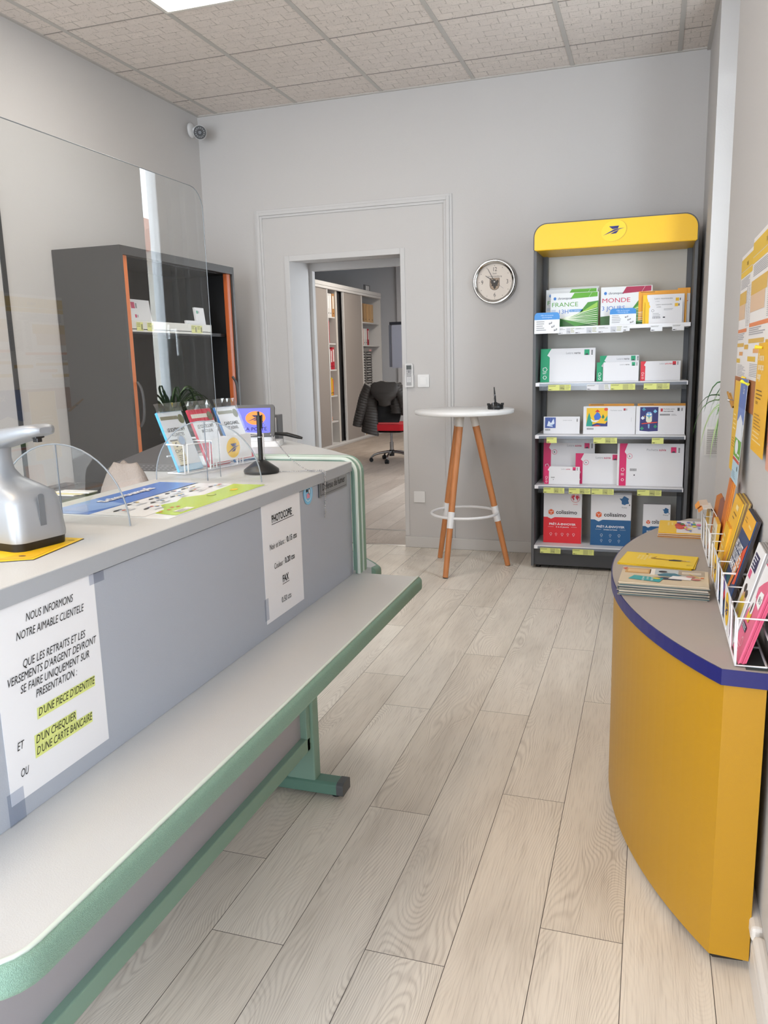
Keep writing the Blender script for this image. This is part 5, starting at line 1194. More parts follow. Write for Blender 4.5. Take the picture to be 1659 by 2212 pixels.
for k in range(5):
    a = k*2*PI/5+PI*1.12; dx, dy = math.cos(a), math.sin(a)
    b = MB(); b.tube(bez([(ox+dx*.03, oy+dy*.03, .125), (ox+dx*.14, oy+dy*.14, .115), (ox+dx*.23, oy+dy*.23, .09), (ox+dx*.27, oy+dy*.27, .055)], 5), [.018-.0004*i for i in range(16)], CHR, 10); st_ = b.build('base_spoke', oc)
    b = MB()
    for s_ in (-1, 1): c0 = Vector((ox+dx*.27-dy*.014*s_, oy+dy*.27+dx*.014*s_, .026)); nv = Vector((-dy*s_, dx*s_, 0))*.009; b.cyl(tuple(c0-nv), tuple(c0+nv), .026, .026, BF, 18)
    b.tube([(ox+dx*.27, oy+dy*.27, .03), (ox+dx*.27, oy+dy*.27, .06)], .010, BF, 8); b.build('caster', st_)
for s_ in (-1, 1): b = MB(); b.tube([(ox+s_*.20, oy-.02, .44), (ox+s_*.27, oy-.02, .45), (ox+s_*.275, oy-.03, .66), (ox+s_*.27, oy-.03, .68)], .018, BF, 10); b.box(ox+s_*.27-.035, ox+s_*.27+.035, oy-.14, oy+.12, .675, .70, BF); b.build('armrest', oc, bevel=.008)
# quilted jacket hung over the chair back
JK = M('#35302d', .55, bump=.3, bscale=60)
jk = thing('puffer_jacket', 'dark brown quilted puffer jacket with hood hung over the red office chair', 'jacket', (ox-.02, oy-.25, .42))
jx, jy = ox-.02, oy-.26
def quilted(name, cfun, z0, z1, nr, m=JK, ns=28, parent=jk, per=.034, amp=.006, extra=None):
    b = MB(); rings = []
    N = int((z1-z0)/per*6)
    for j in range(N+1):
        z = z0+(z1-z0)*j/N; cx, cy, rx, ry = cfun(j/N); q = abs(math.sin(PI*(z1-z)/per))**.5; ring = []
        for i in range(ns):
            a = 2*PI*i/ns; f = 1+amp*q/min(rx, .12)
            x, y = cx+rx*f*math.cos(a), cy+ry*f*math.sin(a)*(1+.08*math.sin(3*a)); dz = 0
            if extra: dz = extra(a, j/N)
            ring.append((x, y, z+dz))
        rings.append(ring)
    b.loft(rings, m, True); return b.build(name, parent)
sag = lambda a, t: -.07*(1-t)*abs(math.cos(a))+.012*math.sin(4*a)
quilted('front_panel', lambda t: (jx-.165-.02*(1-t), jy+.01, .075+.03*(1-t)*1.2, .055), .38, .93, 1, extra=lambda a, t: -.03*math.cos(a)*(1-t))
quilted('front_panel', lambda t: (jx+.175+.02*(1-t), jy+.01, .075+.02*(1-t), .055), .64, .93, 1)
quilted('shoulder_yoke', lambda t: (jx, jy+.005, .255-.13*t**1.6, .075-.02*t), .84, 1.045, 1, extra=lambda a, t: -.03*abs(math.cos(a))*t)
def sleeve(pts, rad):
    b = MB(); P_ = bez(pts, 26); R_ = []; L_ = 0; lp = Vector(P_[0])
    for q in P_:
        L_ += (Vector(q)-lp).length; lp = Vector(q); t_ = L_/.55
        R_.append((rad*(1-.28*min(1, t_)))*(1+.08*abs(math.sin(PI*L_/.034))**.5))
    b.tube(P_, R_, JK, 16); return b.build('sleeve', jk)
sleeve([(jx-.16, jy-.01, .985), (jx-.235, jy-.02, .84), (jx-.285, jy-.03, .68), (jx-.325, jy-.03, .56), (jx-.345, jy-.03, .48)], .075)
sleeve([(jx+.17, jy-.01, .985), (jx+.26, jy-.02, .85), (jx+.30, jy-.02, .72), (jx+.31, jy-.02, .62)], .075)
# hood: flattened dome hanging on the back
b = MB(); rings = []
for j in range(19):
    t_ = j/18; z = 1.03-.30*t_; w_ = .17*math.sin(min(1, .25+t_*.95)*PI*.92)**.7+.01 if t_ < 1 else .01; q = abs(math.sin(PI*t_*8))**.5*.009
    rings.append([(jx+.05+(w_+q)*math.cos(2*PI*i/24), jy-.075-(.06*math.sin(t_*PI*.8)+q)*max(0, -math.sin(2*PI*i/24))+.02*max(0, math.sin(2*PI*i/24)), z) for i in range(24)])
b.loft(rings, JK, True); b.build('hood', jk)
# board on the right of the back room
wb_ = thing('flip_board', 'dark-framed board with hanging white sheet seen at the right of the doorway', 'board', (-.05, 5.4, 0))
b = MB(); b.box(-.36, .25, 5.40, 5.43, 1.765, 1.805, M('#2b2c33', .4)); b.box(-.37, -.335, 5.40, 5.43, 1.20, 1.765, M('#6c6e78', .4)); b.build('frame', wb_)
b = MB(); b.box(-.325, .25, 5.385, 5.395, 1.185, 1.76, M('#a7a9b6', .6)); b.build('sheet', wb_)
b = MB(); b.box(-.07, -.03, 5.44, 5.47, 0, 1.78, M('#6c6e78', .4)); b.build('stand', wb_)

# ================================================================== YELLOW COUNTER
yc = thing('yellow_counter', 'low curved yellow counter with grey top and navy blue edge against the right wall', 'counter', (3.2, -2.86, 0))
def arcpts(ins=0.0, yn=-3.645, yf=-2.085, n=40):
    cx, cy, R_ = 4.332, -2.865, 1.36-ins; a0 = math.asin((yn+ins-cy)/R_); a1 = math.asin((yf-ins-cy)/R_)
    return [(cx-R_*math.cos(a0+(a1-a0)*i/n), cy+R_*math.sin(a0+(a1-a0)*i/n)) for i in range(n+1)]
YB = M('#b18315', .42, bump=.12, bscale=500); TOPG = M('#a9a19b', .5, bump=.15, bscale=500); EDG = M('#1d1f66', .4); YT = .68
A = arcpts(0); P_ = [(3.306, -3.650)]+A+[(3.306, -2.08)]
P_ = P_[::-1]
b = MB(); b.prism([(x, y) for x, y in P_], YT-.001, YT, TOPG); b.prism(P_, YT-.03, YT-.001, TOPG); b.build('top', yc)
E_ = [(3.306, -3.650)]+A+[(3.306, -2.08)]
b = MB(); sweep(E_[::-1], [(-.001, YT-.0005), (.003, YT-.0005), (.003, YT-.034), (-.001, YT-.034)], EDG, b)
for f_ in range(len(b.sm)): b.sm[f_] = False
b.build('edge_band', yc)
B_ = arcpts(.006, -3.648, -2.085); PB = ([(3.302, -3.644)]+B_+[(3.302, -2.09)])[::-1]
b = MB(); b.prism(PB, .028, YT-.031, YB)
n_b = len(PB)
b.build('body', yc)
K_ = arcpts(.03); b = MB(); b.prism(([(3.295, -3.61)]+K_+[(3.295, -2.12)])[::-1], 0, .029, M('#2b2520', .7)); b.build('plinth', yc)

# wire racks against the wall
RW = (0, 0, -PI/2)
wr = []
for i, (yy, pw, cs, lb) in enumerate(((-3.457, .115, (-.055, .06), 'nearest white wire leaflet rack, holding pink leaflets and white magazines'), (-3.105, .115, (-.055, .06), 'middle white wire leaflet rack, holding thick yellow brochures'), (-2.635, .13, None, 'farthest white wire leaflet rack, holding brown and orange envelopes'))):
    t = thing('wire_leaflet_rack', lb, 'leaflet rack', (3.243, yy, YT), RW); wire_rack(t, 3, pw, cs, .103, .058); wr.append(t)
b = MB(); b.box(3.262, 3.304, -3.64, -3.29, YT, YT+.002, M('#2c3230', .6)); tag(b.build('dark_strip'), 'thin dark strip under the nearest wire leaflet rack', 'mat')  # thin near-black strip on the counter top below the rack

ROTL = lambda lean: (PI/2-lean, 0, -PI/2)
def bundle(name, cat, labels, group, x0, y_hi, w, h, n, th, lean, cols, fn, z=YT+.006, jig=0):
    r = random.Random(int(h*1000)+n)
    b = MB(); b.prism([(0, 0), (w, 0), (w, h), (0, h)], -th*.85, 0, M(cols[0], .5)); fn(b, w, h); o = b.build(name, world=False); o.location = (x0, y_hi, z); o.rotation_euler = ROTL(lean); tag(o, labels[0], cat, group)
    me = {}
    for i in range(1, n):
        c = cols[1+(i-1) % (len(cols)-1)] if len(cols) > 1 else cols[0]
        if c not in me:
            b = MB(); b.prism([(0, 0), (w, 0), (w, h), (0, h)], -th*.85, 0, M(c, .5)); o = b.build(name, world=False); me[c] = o
        else: o = me[c].copy(); C.objects.link(o)
        o.location = (x0+th*i/math.cos(lean), y_hi+r.uniform(-jig, jig), z+r.uniform(0, .002)); o.rotation_euler = ROTL(lean); tag(o, labels[1], cat, group)
def pink(b, w, h):
    PK = M('#e2688a', .45); b.rect(0, 0, w, h, PK, 0.6); b.poly([(0, h*.45), (w*.10, h*.5), (w*.3, h*.62), (w*.2, h*.75), (w*.5, h*.85), (w, h*.98), (w, h), (0, h)], M('#ecebee', .45), 1)
    b.oval(w*.35, h*.52, w*.16, h*.13, M('#efeef0', .45), 2); b.oval(w*.33, h*.53, w*.06, h*.06, M('#4a3a34', .45), 3); b.poly([(w*.22, h*.38), (w*.52, h*.38), (w*.56, h*.5), (w*.40, h*.46), (w*.2, h*.48)], M('#e6c22c', .45), 3)
    b.poly([(w*.5, h*.62), (w*.9, h*.60), (w*.96, h*.70), (w*.88, h*.78), (w*.55, h*.76), (w*.48, h*.7)], M('#f4f4f6', .45), 2); b.text('8|15', w*.62, h*.66, .016, INK, 3, 'l')
    b.rect(w*.1, h*.28, w*.5, h*.06, M('#2b2c50', .45), 3); b.fake(w*.15, h*.32, w*.4, 2, h*.025, WHITE, 4); b.ring(w*.6, h*.18, w*.08, w*.1, M('#f0b8c8', .45), 2, 20); b.fake(w*.1, h*.12, w*.5, 3, h*.03, M('#f0c0cc', .45), 2)
bundle('leaflet', 'leaflet', ['front pink leaflet in the nearest wire rack, with a white speech bubble', 'plain pink leaflet in the bundle behind the front pink leaflet'], 'pink leaflets in the nearest rack', 3.248, -3.520, .106, .192, 6, .0026, .29, ['#e2688a', '#d8587c', '#c94a6e'], pink)
def mag(b, w, h):
    b.rect(0, 0, w, h, M('#ececee', .45), .6); b.rect(w*.12, h*.74, w*.62, h*.17, M('#2b2a55', .45), 1); b.fake(w*.16, h*.87, w*.5, 4, h*.035, M('#e6e6ee', .45), 2); b.rect(w*.10, h*.64, w*.32, h*.085, M('#dd5a86', .45), 1)
    b.poly([(w*.15, h*.22), (w*.85, h*.24), (w*.8, h*.42), (w*.55, h*.52), (w*.25, h*.46)], M('#e0c428', .45), 1); b.oval(w*.38, h*.50, w*.10, h*.055, M('#d9a88c', .45), 2); b.oval(w*.38, h*.54, w*.12, h*.045, M('#2e2522', .45), 3); b.oval(w*.66, h*.47, w*.10, h*.05, M('#e0b090', .45), 2); b.oval(w*.66, h*.51, w*.12, h*.04, M('#3a2824', .45), 3)
    b.poly([(w*.3, h*.2), (w*.45, h*.3), (w*.55, h*.28), (w*.5, h*.16)], M('#d9a88c', .45), 2); b.fake(w*.1, h*.12, w*.6, 3, h*.025, M('#b5b6bc', .45), 1)
bundle('magazine', 'magazine', ['front white magazine with two people in yellow, in the nearest wire rack', 'plain grey-edged magazine in the bundle behind the white front one'], 'white magazines in the nearest rack', 3.246, -3.408, .107, .212, 7, .0028, .26, ['#e8e8ea', '#8f8c8c', '#a6a3a2'], mag)
def teal(b, w, h):
    b.rect(0, 0, w, h, M('#e9eaec', .45), .6); b.rect(w*.06, h*.78, w*.5, h*.16, M('#38a58c', .45), 1); b.rect(w*.1, h*.5, w*.6, h*.2, M('#5b5fa8', .45), 1)
bundle('leaflet', 'leaflet', ['white leaflet with teal block between the magazines and the pink leaflets', 'plain sheet behind the teal block leaflet'], 'teal leaflets in the nearest rack', 3.256, -3.475, .10, .200, 2, .002, .27, ['#e8e8ea', '#dcdcde'], teal)
def avec(b, w, h):
    b.rect(0, 0, w, h, M('#23406e', .45), .6); b.rect(0, h*.80, w, h*.2, M('#eeb020', .45), 1); b.poly([(0, h*.80), (w*.1, h*.80), (w*.3, h*.74), (w*.55, h*.74), (w*.8, h*.60), (w, h*.66), (w, h*.8), (0, h*.8)], M('#23406e', .45), 1.4)
    b.poly([(w*.72, h*.64), (w, h*.76), (w, h*.34), (w*.78, h*.3), (w*.9, h*.5)], M('#e0502e', .45), 2); b.poly([(w*.45, h*.42), (w*.75, h*.66), (w*.85, h*.5), (w*.68, h*.26), (w*.5, h*.2), (w*.55, h*.34)], M('#e8902c', .45), 3)
    b.poly([(0, h*.30), (w*.5, h*.34), (w*.5, h*.1), (0, h*.02)], M('#1d5a66', .45), 2); b.poly([(w*.05, h*.26), (w*.42, h*.22), (w*.36, h*.06), (w*.02, h*.08)], M('#6a5aa8', .45), 3); b.poly([(w*.45, h*.2), (w*.66, h*.24), (w*.62, h*.02), (w*.42, h*.02)], M('#d81f3c', .45), 4)
    for i, t_ in enumerate(('AVEC LA POSTE', 'TOUS CONNECTÉS', 'EN MÊME TEMPS')): b.text(t_, w*.06, h*(.60-.105*i), .030, M('#f4f4f6', .45), 5, 'l', fit=w*(.72 if i != 1 else .86), bold=.02)
    b.fake(w*.1, h*.92, w*.3, 2, .008, M('#a8781a', .45), 2); b.rect(w*.55, h*.88, w*.3, .006, M('#f2cf7a', .45), 2)
bundle('brochure', 'brochure', ['navy, orange and yellow brochure with bold white lettering in the middle wire rack', 'dark brochure behind the navy and orange one'], 'navy brochures in the middle rack', 3.246, -3.140, .170, .238, 4, .0028, .25, ['#23406e', '#3a3438'], avec)
def ylw(b, w, h):
    b.rect(0, 0, w, h, M('#efb81c', .45), .6); b.poly([(0, 0), (w*.5, h*.1), (w, h*.55), (w, h*.3), (w*.4, 0)], M('#e8a018', .45), 1); b.line(w*.2, h*.52, w*.48, h*.46, .0012, WHITE, 2); b.line(w*.5, h*.5, w*.75, h*.42, .0012, WHITE, 2)
    b.poly([(w*.25, h*.02), (w*.62, h*.04), (w*.66, h*.22), (w*.52, h*.36), (w*.36, h*.34), (w*.22, h*.2)], M('#8a94a8', .45), 2); b.poly([(w*.4, h*.34), (w*.5, h*.36), (w*.62, h*.66), (w*.55, h*.7), (w*.46, h*.5)], M('#c98a50', .45), 3)
    b.fake(w*.35, h*.82, w*.4, 2, h*.05, M('#8a6418', .45), 2, .0035); b.rect(w*.45, h*.88, w*.3, h*.05, M('#f4dc9a', .45), 2)
bundle('brochure', 'brochure', ['front copy of the thick yellow brochure bundle in the middle wire rack', 'yellow brochure inside the thick bundle in the middle wire rack'], 'thick yellow brochures in the middle rack', 3.244, -2.930, .170, .240, 7, .0030, .22, ['#efb81c', '#9a7a4a', '#c9a84a', '#8a6e48'], ylw, jig=.001)
bundle('leaflet', 'leaflet', ['pale pink leaflet standing just behind and left of the yellow brochures', 'pale pink sheet behind it'], 'pale pink leaflets', 3.262, -2.925, .11, .235, 2, .003, .18, ['#d9b0a8', '#c99a90'], lambda b, w, h: None)
bundle('brochure', 'brochure', ['front short yellow brochure in the left pocket of the middle rack', 'yellow brochure behind the short front one'], 'short yellow brochures in the middle rack', 3.247, -2.945, .105, .16, 4, .003, .16, ['#eab51c', '#e8a83a'], lambda b, w, h: b.fake(w*.2, h*.8, w*.5, 4, h*.1, M('#f4e0a0', .5), 2))
def kraft(b, w, h): b.rect(w*.45, 0, .002, h, M('#8a4a10', .5), 1)
bundle('kraft_envelope', 'envelope', ['tall orange kraft envelope leaning on the wall behind the brown ones', 'second tall orange kraft envelope behind the first'], 'tall orange envelopes in the farthest rack', 3.262, -2.735, .085, .252, 3, .004, .13, ['#cf7420', '#e28a2c'], kraft)
for i in range(4):
    b = MB(); w_, h__ = .062, .185-.006*i; b.prism([(0, 0), (w_, 0), (w_, h__*.93), (w_*.5, h__), (0, h__*.93)], -.003, 0, M(['#b06a34', '#8a5a4c', '#a3623a', '#6e4a44'][i], .6)); o = b.build('kraft_envelope', world=False)
    o.location = (3.252+.008*i, -2.60-.03*i, YT+.006); o.rotation_euler = (PI/2-.12, 0, -PI/2+.25-.12*i); tag(o, ['tawny brown envelope with pointed top, first of the fan in the farthest rack', 'reddish brown envelope with pointed top, second of the fan', 'copper brown envelope with pointed top, third of the fan', 'dark brown envelope, last of the fan, beside the yellow brochures'][i], 'envelope', 'fan of brown envelopes')
def folded(name, label, x, y, col, tip, dx):
    b = MB(); pts_ = [(0, 0, 0), (0, 0, .09), (-.012, 0, .115), (-.045, 0, .12)]; r = MB()
    w_ = .10; vs = []
    prof_ = [(0, 0), (.004, .07), (.0, .11), (-.018, .135), (-.05, .132)]
    for k, (u, v) in enumerate(prof_): vs += [(u*dx, 0, v), (u*dx, -w_, v), (u*dx+.002, 0, v+.001), (u*dx+.002, -w_, v+.001)]
    fs = []
    for k in range(4): a = 4*k; fs += [(a, a+1, a+5, a+4), (a+2, a+6, a+7, a+3), (a, a+4, a+6, a+2), (a+1, a+3, a+7, a+5)]
    b.add(vs, fs, M(col, .5), False); b.add([vs[-4], vs[-3], (vs[-3][0]-.012, -w_+.01, vs[-3][2]-.014), (vs[-4][0]-.012, -.01, vs[-4][2]-.014)], [(0, 1, 2, 3)], M(tip, .5))
    o = b.build(name, world=False); o.location = (x, y, YT+.006); tag(o, label, 'leaflet', 'floppy leaflets in the farthest rack')
folded('folded_leaflet', 'beige leaflet with orange tip flopping forward over the farthest rack', 3.262, -2.47, '#d3bfae', '#e8962c', .7)
folded('folded_leaflet', 'white printed leaflet bending forward beside the beige one', 3.272, -2.53, '#d8d2cc', '#d98a3a', .8)
bundle('leaflet', 'leaflet', ['front yellow-topped leaflet low in the farthest wire rack', 'cream leaflet low in the farthest wire rack'], 'low cream leaflets in the farthest rack', 3.248, -2.46, .11, .115, 4, .003, .08, ['#e2cf9a', '#d9d2c4'], lambda b, w, h: (b.rect(0, h*.6, w, h*.3, M('#e8b83a', .5), 1), b.fake(w*.1, h*.5, w*.7, 4, h*.1, M('#8a8478', .5), 1)))
bundle('leaflet', 'leaflet', ['front cream leaflet in the right pocket of the farthest rack', 'yellow leaflet behind the cream one in the farthest rack'], 'low yellow leaflets in the farthest rack', 3.248, -2.72, .11, .125, 4, .003, .08, ['#d8cfb8', '#e8b43a'], lambda b, w, h: b.fake(w*.1, h*.8, w*.7, 6, h*.1, M('#9a9080', .5), 1))

# flat stacks on the yellow counter
def stack(name, cat, labels, group, cx, cy, w, h, n, th, rot, cols, fn, jr=.03, jp=.003, seed=1):
    r = random.Random(seed); src = {}
    for i in range(n):
        top = i == n-1; c = cols[0] if top else cols[1+i % (len(cols)-1)]
        if top:
            b = MB(); b.prism([(-w/2, -h/2), (w/2, -h/2), (w/2, h/2), (-w/2, h/2)], 0, th*.9, M(c, .4)); b.T = Matrix.Translation((-w/2, -h/2, th*.9)); fn(b, w, h); o = b.build(name, world=False)
        elif c in src: o = src[c].copy(); C.objects.link(o)
        else: b = MB(); b.prism([(-w/2, -h/2), (w/2, -h/2), (w/2, h/2), (-w/2, h/2)], 0, th*.9, M(c, .5)); o = b.build(name, world=False); src[c] = o
        o.location = (cx+(0 if top else r.uniform(-jp, jp)), cy+(0 if top else r.uniform(-jp, jp)), YT+.0004+th*i); o.rotation_euler = (0, 0, rot+(0 if top else r.uniform(-jr, jr)))
        tag(o, labels[0] if top else labels[1], cat, group)
def yleaf(b, w, h):
    b.rect(0, 0, w, h, M('#f3d21c', .35), .6)
    for i, t_ in enumerate(('Chez vous', 'comme dans', 'votre bureau', 'de poste')): b.text(t_, w*(.20+.05*i), h*.80, .013, M('#f6ecc0', .4), 1, 'l', rot=-PI/2, sx=.9)
    b.oval(w*.30, h*.90, .004, .004, INK, 1); b.poly([(w*.38, h*.60), (w*.46, h*.78), (w*.44, h*.62), (w*.66, h*.57), (w*.66, h*.52), (w*.40, h*.52)], M('#b8901c', .4), 1); b.line(w*.42, h*.55, w*.70, h*.50, .002, M('#5a4420', .4), 2)
    b.poly([(w*.64, h*.46), (w*.80, h*.48), (w*.82, h*.58), (w*.70, h*.60), (w*.64, h*.54)], M('#2c2a38', .4), 2); b.rect(w*.80, h*.50, w*.12, h*.06, M('#c9a06a', .4), 2); b.oval(w*.90, h*.53, .006, .005, M('#d8c8a0', .4), 3); b.fake(w*.90, h*.25, w*.08, 3, .006, M('#a8881c', .4), 1)
stack('leaflet', 'leaflet', ['top yellow leaflet of the small pile on the yellow counter, with a worker image', 'yellow leaflet under the top one in the small pile on the counter'], 'yellow leaflets in the small pile', 3.103, -2.785, .212, .150, 5, .0010, -.15, ['#f3d21c', '#e8c41c', '#d9b818'], yleaf, .05, .004, 4)
def fam(b, w, h):
    b.rect(0, 0, w, h, M('#cdbfa6', .4), .6); b.rect(w*.04, h*.62, w*.30, h*.32, M('#c79a5c', .4), 1); b.rect(w*.07, h*.68, w*.24, h*.20, M('#dab882', .4), 1.5); b.rect(w*.33, h*.56, w*.06, h*.40, M('#e9e5e0', .4), 1)
    b.rect(w*.39, h*.60, w*.44, h*.38, M('#b9c4cc', .4), 1); b.rect(w*.66, h*.64, w*.3, h*.32, M('#a89c8c', .4), 1.3); b.rect(w*.70, h*.72, w*.22, h*.16, M('#cfc6b8', .4), 1.6)
    b.poly([(w*.44, h*.52), (w*.62, h*.50), (w*.70, h*.62), (w*.62, h*.74), (w*.50, h*.72), (w*.42, h*.60)], M('#35728a', .4), 2); b.oval(w*.48, h*.80, w*.05, h*.06, M('#22242c', .4), 3); b.poly([(w*.34, h*.30), (w*.70, h*.30), (w*.72, h*.42), (w*.50, h*.46), (w*.36, h*.40)], M('#26304a', .4), 2)
    b.poly([(w*.55, h*.36), (w*.80, h*.34), (w*.82, h*.54), (w*.60, h*.56)], M('#e6e6ea', .4), 3); b.oval(w*.80, h*.55, w*.055, h*.05, M('#c27a74', .4), 4); b.oval(w*.86, h*.40, w*.055, h*.05, M('#b86a66', .4), 4); b.line(w*.78, h*.74, w*.90, h*.52, .003, M('#e0b83a', .4), 4); b.oval(w*.93, h*.52, .005, .004, M('#e0702c', .4), 4)
    b.poly([(w*.10, h*.22), (w*.46, h*.10), (w*.50, h*.36), (w*.16, h*.46)], M('#2ba0a8', .4), 3)
    for i, t_ in enumerate(('Avec la poste', 'tout est', 'plus simple')): b.text(t_, w*(.26+.05*i), h*.38, .010, M('#eef6f6', .4), 4, 'l', rot=-PI/2, sx=.8)
    b.oval(w*.42, h*.32, .010, .008, M('#d8cf4a', .4), 4); b.poly([(0, h*.9), (w*.06, h*.98), (w*.04, h*.8)], M('#c9523a', .4), 2)
stack('brochure', 'brochure', ['top brochure with people and teal block on the thick pile on the yellow counter', 'brochure in the thick pile under the one with the teal block'], 'brochures in the thick pile', 3.113, -3.097, .222, .158, 14, .0026, -.05, ['#cdbfa6', '#8c8478', '#3e5a5e', '#a89c88', '#2e3a40', '#c9bfae'], fam, .03, .003, 9)
def parrot(b, w, h):
    b.rect(0, 0, w, h, M('#f0c41c', .4), .6); b.rect(w*.42, 0, w*.58, h, M('#e6e2e4', .4), 1)
    b.oval(w*.50, h*.60, w*.13, h*.20, M('#c8322c', .4), 2); b.oval(w*.50, h*.42, w*.11, h*.14, M('#d84a2c', .4), 3); b.oval(w*.55, h*.70, w*.05, h*.08, M('#4a7a3c', .4), 4); b.oval(w*.47, h*.80, w*.06, h*.06, M('#5a3a8c', .4), 4)
    r = random.Random(5)
    for i in range(16): b.oval(w*r.uniform(.60, .96), h*r.uniform(.1, .9), w*r.uniform(.02, .06), h*r.uniform(.03, .09), M(r.choice(['#5a6ac8', '#e0d24a', '#e06aa0', '#8a9ad8', '#f0f0f4', '#4a9a8c']), .4), 5+i*.2)
    for i, t_ in enumerate(('Réexpédition', 'de courrier')): b.text(t_, w*(.20+.09*i), h*.85, .012, M('#fbf2cc', .4), 1, 'l', rot=-PI/2, sx=.9)
stack('brochure', 'brochure', ['top yellow brochure with a red bird picture, far end of the yellow counter', 'brochure in the far pile under the red bird picture'], 'brochures in the far pile', 3.178, -2.335, .140, .210, 8, .0022, -.04, ['#f0c41c', '#c98a3a', '#8a5a34', '#d9cbb8'], lambda b, w, h: parrot(b, w, h), .02, .002, 3)

# ================================================================== RIGHT WALL NOTICES
RWR = (PI/2, 0, -PI/2)
def wallsheet(name, label, cat, y_hi, z0, w, h, fn, off=.003, body='#e6e2e0', th=.0006, roll=0, curl=0, group=None):
    b = MB()
    b.prism([(0, 0), (w, 0), (w, h), (0, h)], -th, 0, M(body, .6)); fn(b, w, h)
    if curl:
        for i, (x, y, z_) in enumerate(b.v): b.v[i] = (x, y, z_+curl*(1-y/h))
    o = b.build(name, world=False); o.location = (NX-off, y_hi, z0); o.rotation_euler = (PI/2, roll, -PI/2); return tag(o, label, cat, group)
OR, YL, GT = M('#d6ae56', .6), M('#dcb63c', .6), M('#a9a6aa', .6)
def tariff(b, w, h):
    b.rect(0, h*.87, w, h*.10, YL, 1); b.rect(0, h*.82, w, h*.045, M('#e3bb3c', .6), 1); b.text('TARIFS', w*.45, h*.895, .016, M('#6a5218', .6), 2)
    b.fake(w*.05, h*.80, w*.85, 7, h*.012, GT, 1, h*.006); b.rect(0, h*.60, w*.55, h*.10, OR, 1); b.rect(0, h*.48, w*.5, h*.12, M('#d9b99a', .6), 1)
    for i in range(3): b.fake(w*(.58+.14*i), h*.72, w*.11, 26, h*.012, GT, 1, h*.005)
    b.rect(0, h*.375, w*.7, h*.028, M('#dd8452', .6), 1); b.fake(0, h*.36, w*.6, 4, h*.014, GT, 1, h*.008); b.rect(0, h*.26, w*.55, h*.03, OR, 1); b.rect(w*.6, h*.24, w*.3, h*.035, M('#d9a93a', .6), 1)
    b.rect(w*.2, h*.19, w*.3, h*.03, M('#e0a46a', .6), 1); b.rect(0, h*.13, w*.3, h*.035, YL, 1); b.fake(w*.1, h*.11, w*.7, 8, h*.012, GT, 1, h*.005)
wallsheet('price_poster', 'tall white tariff poster with yellow header, nearest the window niche on the right wall', 'poster', -2.505, 1.222, .335, .365, tariff)
wallsheet('price_poster', 'white tariff poster with yellow header overlapping the first, cut by the photo edge', 'poster', -2.82, 1.228, .60, .375, tariff, .0045)
def yposter(b, w, h):
    b.rect(0, 0, w, h, M('#e9b21c', .55), .6); b.rect(0, 0, .004, h, M('#efd9a0', .55), 1)
    for i, t_ in enumerate(('Si vous ne', 'pouvez pas', 'bouger')): b.text(t_, w*.10, h*(.84-.085*i), .024, M('#f8e8c0', .55), 2, 'l', bold=.03)
    b.fake(w*.12, h*.56, w*.6, 3, h*.035, M('#8a6214', .55), 2, h*.012); b.text('à facteur', w*.12, h*.44, .014, M('#6a4a10', .55), 2, 'l'); b.fake(w*.12, h*.34, w*.6, 5, h*.03, M('#a87818', .55), 2, h*.010); b.fake(w*.10, h*.18, w*.7, 3, h*.04, M('#f0d494', .55), 2, h*.012)
wallsheet('yellow_poster', 'bright yellow poster with white heading, lowest at the right edge of the wall', 'poster', -3.085, 1.062, .235, .262, yposter, .007, '#e9b21c', curl=.006)
wallsheet('photo_poster', 'pinkish photo sheet hanging below and beside the yellow poster', 'poster', -3.31, 1.04, .20, .20, lambda b, w, h: (b.rect(0, h*.3, w, h*.3, M('#c98a74', .6), 1), b.rect(0, 0, w, h*.28, M('#dba08a', .6), 1)), .004, '#c9a8a4')
wallsheet('cork_strip', 'brown cork strip fixed to the wall under the tariff posters', 'cork board', -2.512, 1.142, .57, .086, lambda b, w, h: None, .006, '#a5683c', .005)
def yl2(b, w, h): b.rect(.004, 0, w-.008, h, M('#e6b828', .55), .6); b.fake(w*.2, h*.62, w*.6, 4, h*.05, M('#f4dea0', .55), 1, h*.015); b.fake(w*.2, h*.36, w*.6, 4, h*.03, M('#a8801c', .55), 1, h*.01)
wallsheet('hanging_leaflet', 'narrow yellow leaflet hanging from the cork strip, left of the blue-green one', 'leaflet', -2.61, .950, .150, .268, yl2, .012, '#efe0b8', curl=.006)
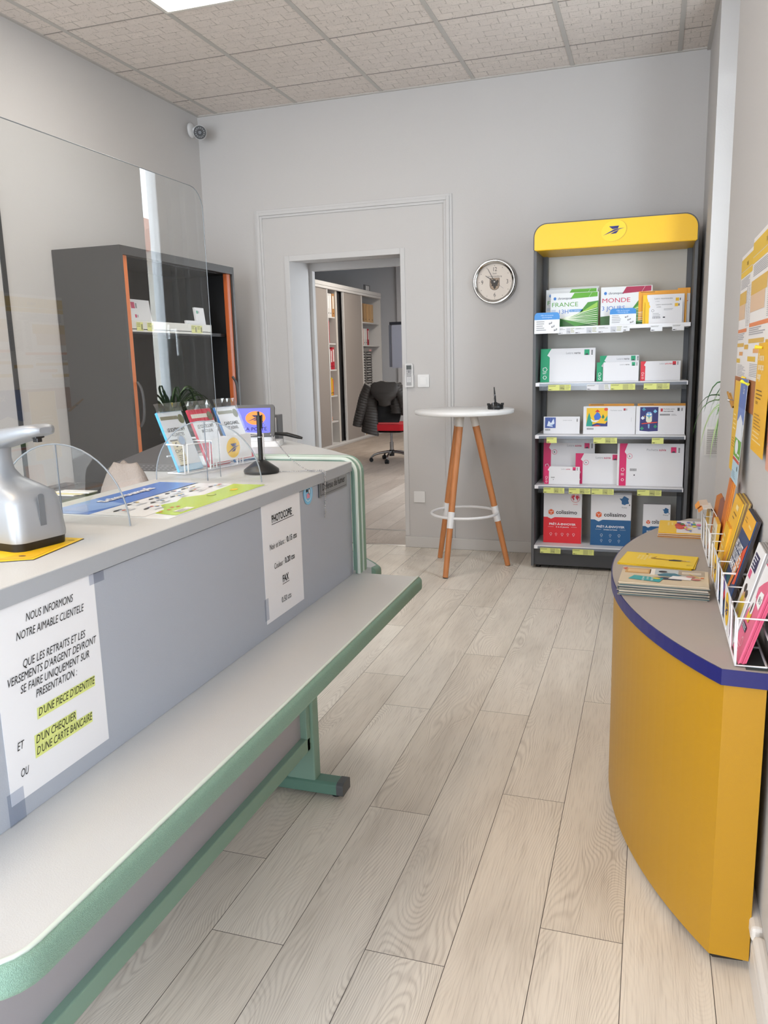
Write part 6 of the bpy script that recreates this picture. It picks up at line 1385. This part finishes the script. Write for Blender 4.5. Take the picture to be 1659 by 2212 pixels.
def bg2(b, w, h):
    b.rect(0, h*.58, w, h*.42, M('#6d85c4', .5), 1); b.rect(0, h*.72, w, h*.28, M('#5a72b4', .5), 1.3); b.text('Sch', w*.5, h*.86, .03, WHITE, 2, 'l', sx=.8); b.rect(0, h*.24, w, h*.18, M('#6aa83c', .5), 1); b.poly([(w*.1, h*.58), (w*.5, h*.66), (w*.9, h*.6), (w, h*.42), (0, h*.42)], M('#dfe4ec', .5), 1.6)
    b.oval(w*.4, h*.34, w*.25, h*.07, M('#e6ebf0', .5), 2); b.rect(0, h*.2, w, h*.03, M('#c8503c', .5), 2); b.rect(0, 0, w, h*.2, M('#b4d2e2', .5), 1); b.oval(w*.8, h*.15, w*.05, h*.025, INK, 2); b.fake(w*.1, h*.09, w*.6, 4, h*.018, M('#7a96a8', .5), 2, h*.006); b.rect(w*.6, h*.27, w*.3, h*.02, WHITE, 2)
wallsheet('hanging_leaflet', 'blue, green and white leaflet pinned with a yellow pin to the cork strip', 'leaflet', -2.80, .945, .165, .285, bg2, .014, '#e2e8ee', curl=.014)
b = MB(); b.tube([(NX-.014, -2.965, 1.218), (NX-.020, -2.95, 1.221), (NX-.028, -2.94, 1.226)], [.004, .0025, .005], M('#dede3a', .35), 12); tag(b.build('push_pin'), 'yellow push pin through the top of the blue-green leaflet', 'push pin')
b = MB(); b.tube([(NX-.010, -3.18, 1.312), (NX-.024, -3.17, 1.314)], [.003, .005], M('#e6c62c', .35), 12); tag(b.build('push_pin'), 'yellow push pin at the top of the yellow poster', 'push pin')
b = MB(); b.tube([(NX-.004, -2.80, 1.229), (NX-.014, -2.795, 1.232)], [.0025, .004], M('#e6c62c', .35), 10); tag(b.build('push_pin'), 'small yellow push pin between the tariff poster and the cork strip', 'push pin')
cpn = thing('clothes_peg', 'small wooden clothes peg sticking out at the left end of the cork strip', 'clothes peg', (NX-.012, -2.49, 1.13))
for k, (dz, dx) in enumerate(((0, 0), (.004, -.008))):
    b = MB(); b.loft([[(NX-.002+dx*.4, -2.530, 1.128), (NX-.010+dx*.4, -2.530, 1.128), (NX-.010+dx*.4, -2.530, 1.134), (NX-.002+dx*.4, -2.530, 1.134)], [(NX-.010+dx, -2.455, 1.168+dz), (NX-.015+dx, -2.455, 1.168+dz), (NX-.015+dx, -2.455, 1.173+dz), (NX-.010+dx, -2.455, 1.173+dz)]], M('#b98a44', .6), False); b.build('peg_half', cpn)
b = MB(); b.tube([(NX-.006, -2.497, 1.148), (NX-.022, -2.495, 1.152)], .004, STEEL, 8); b.build('spring', cpn)
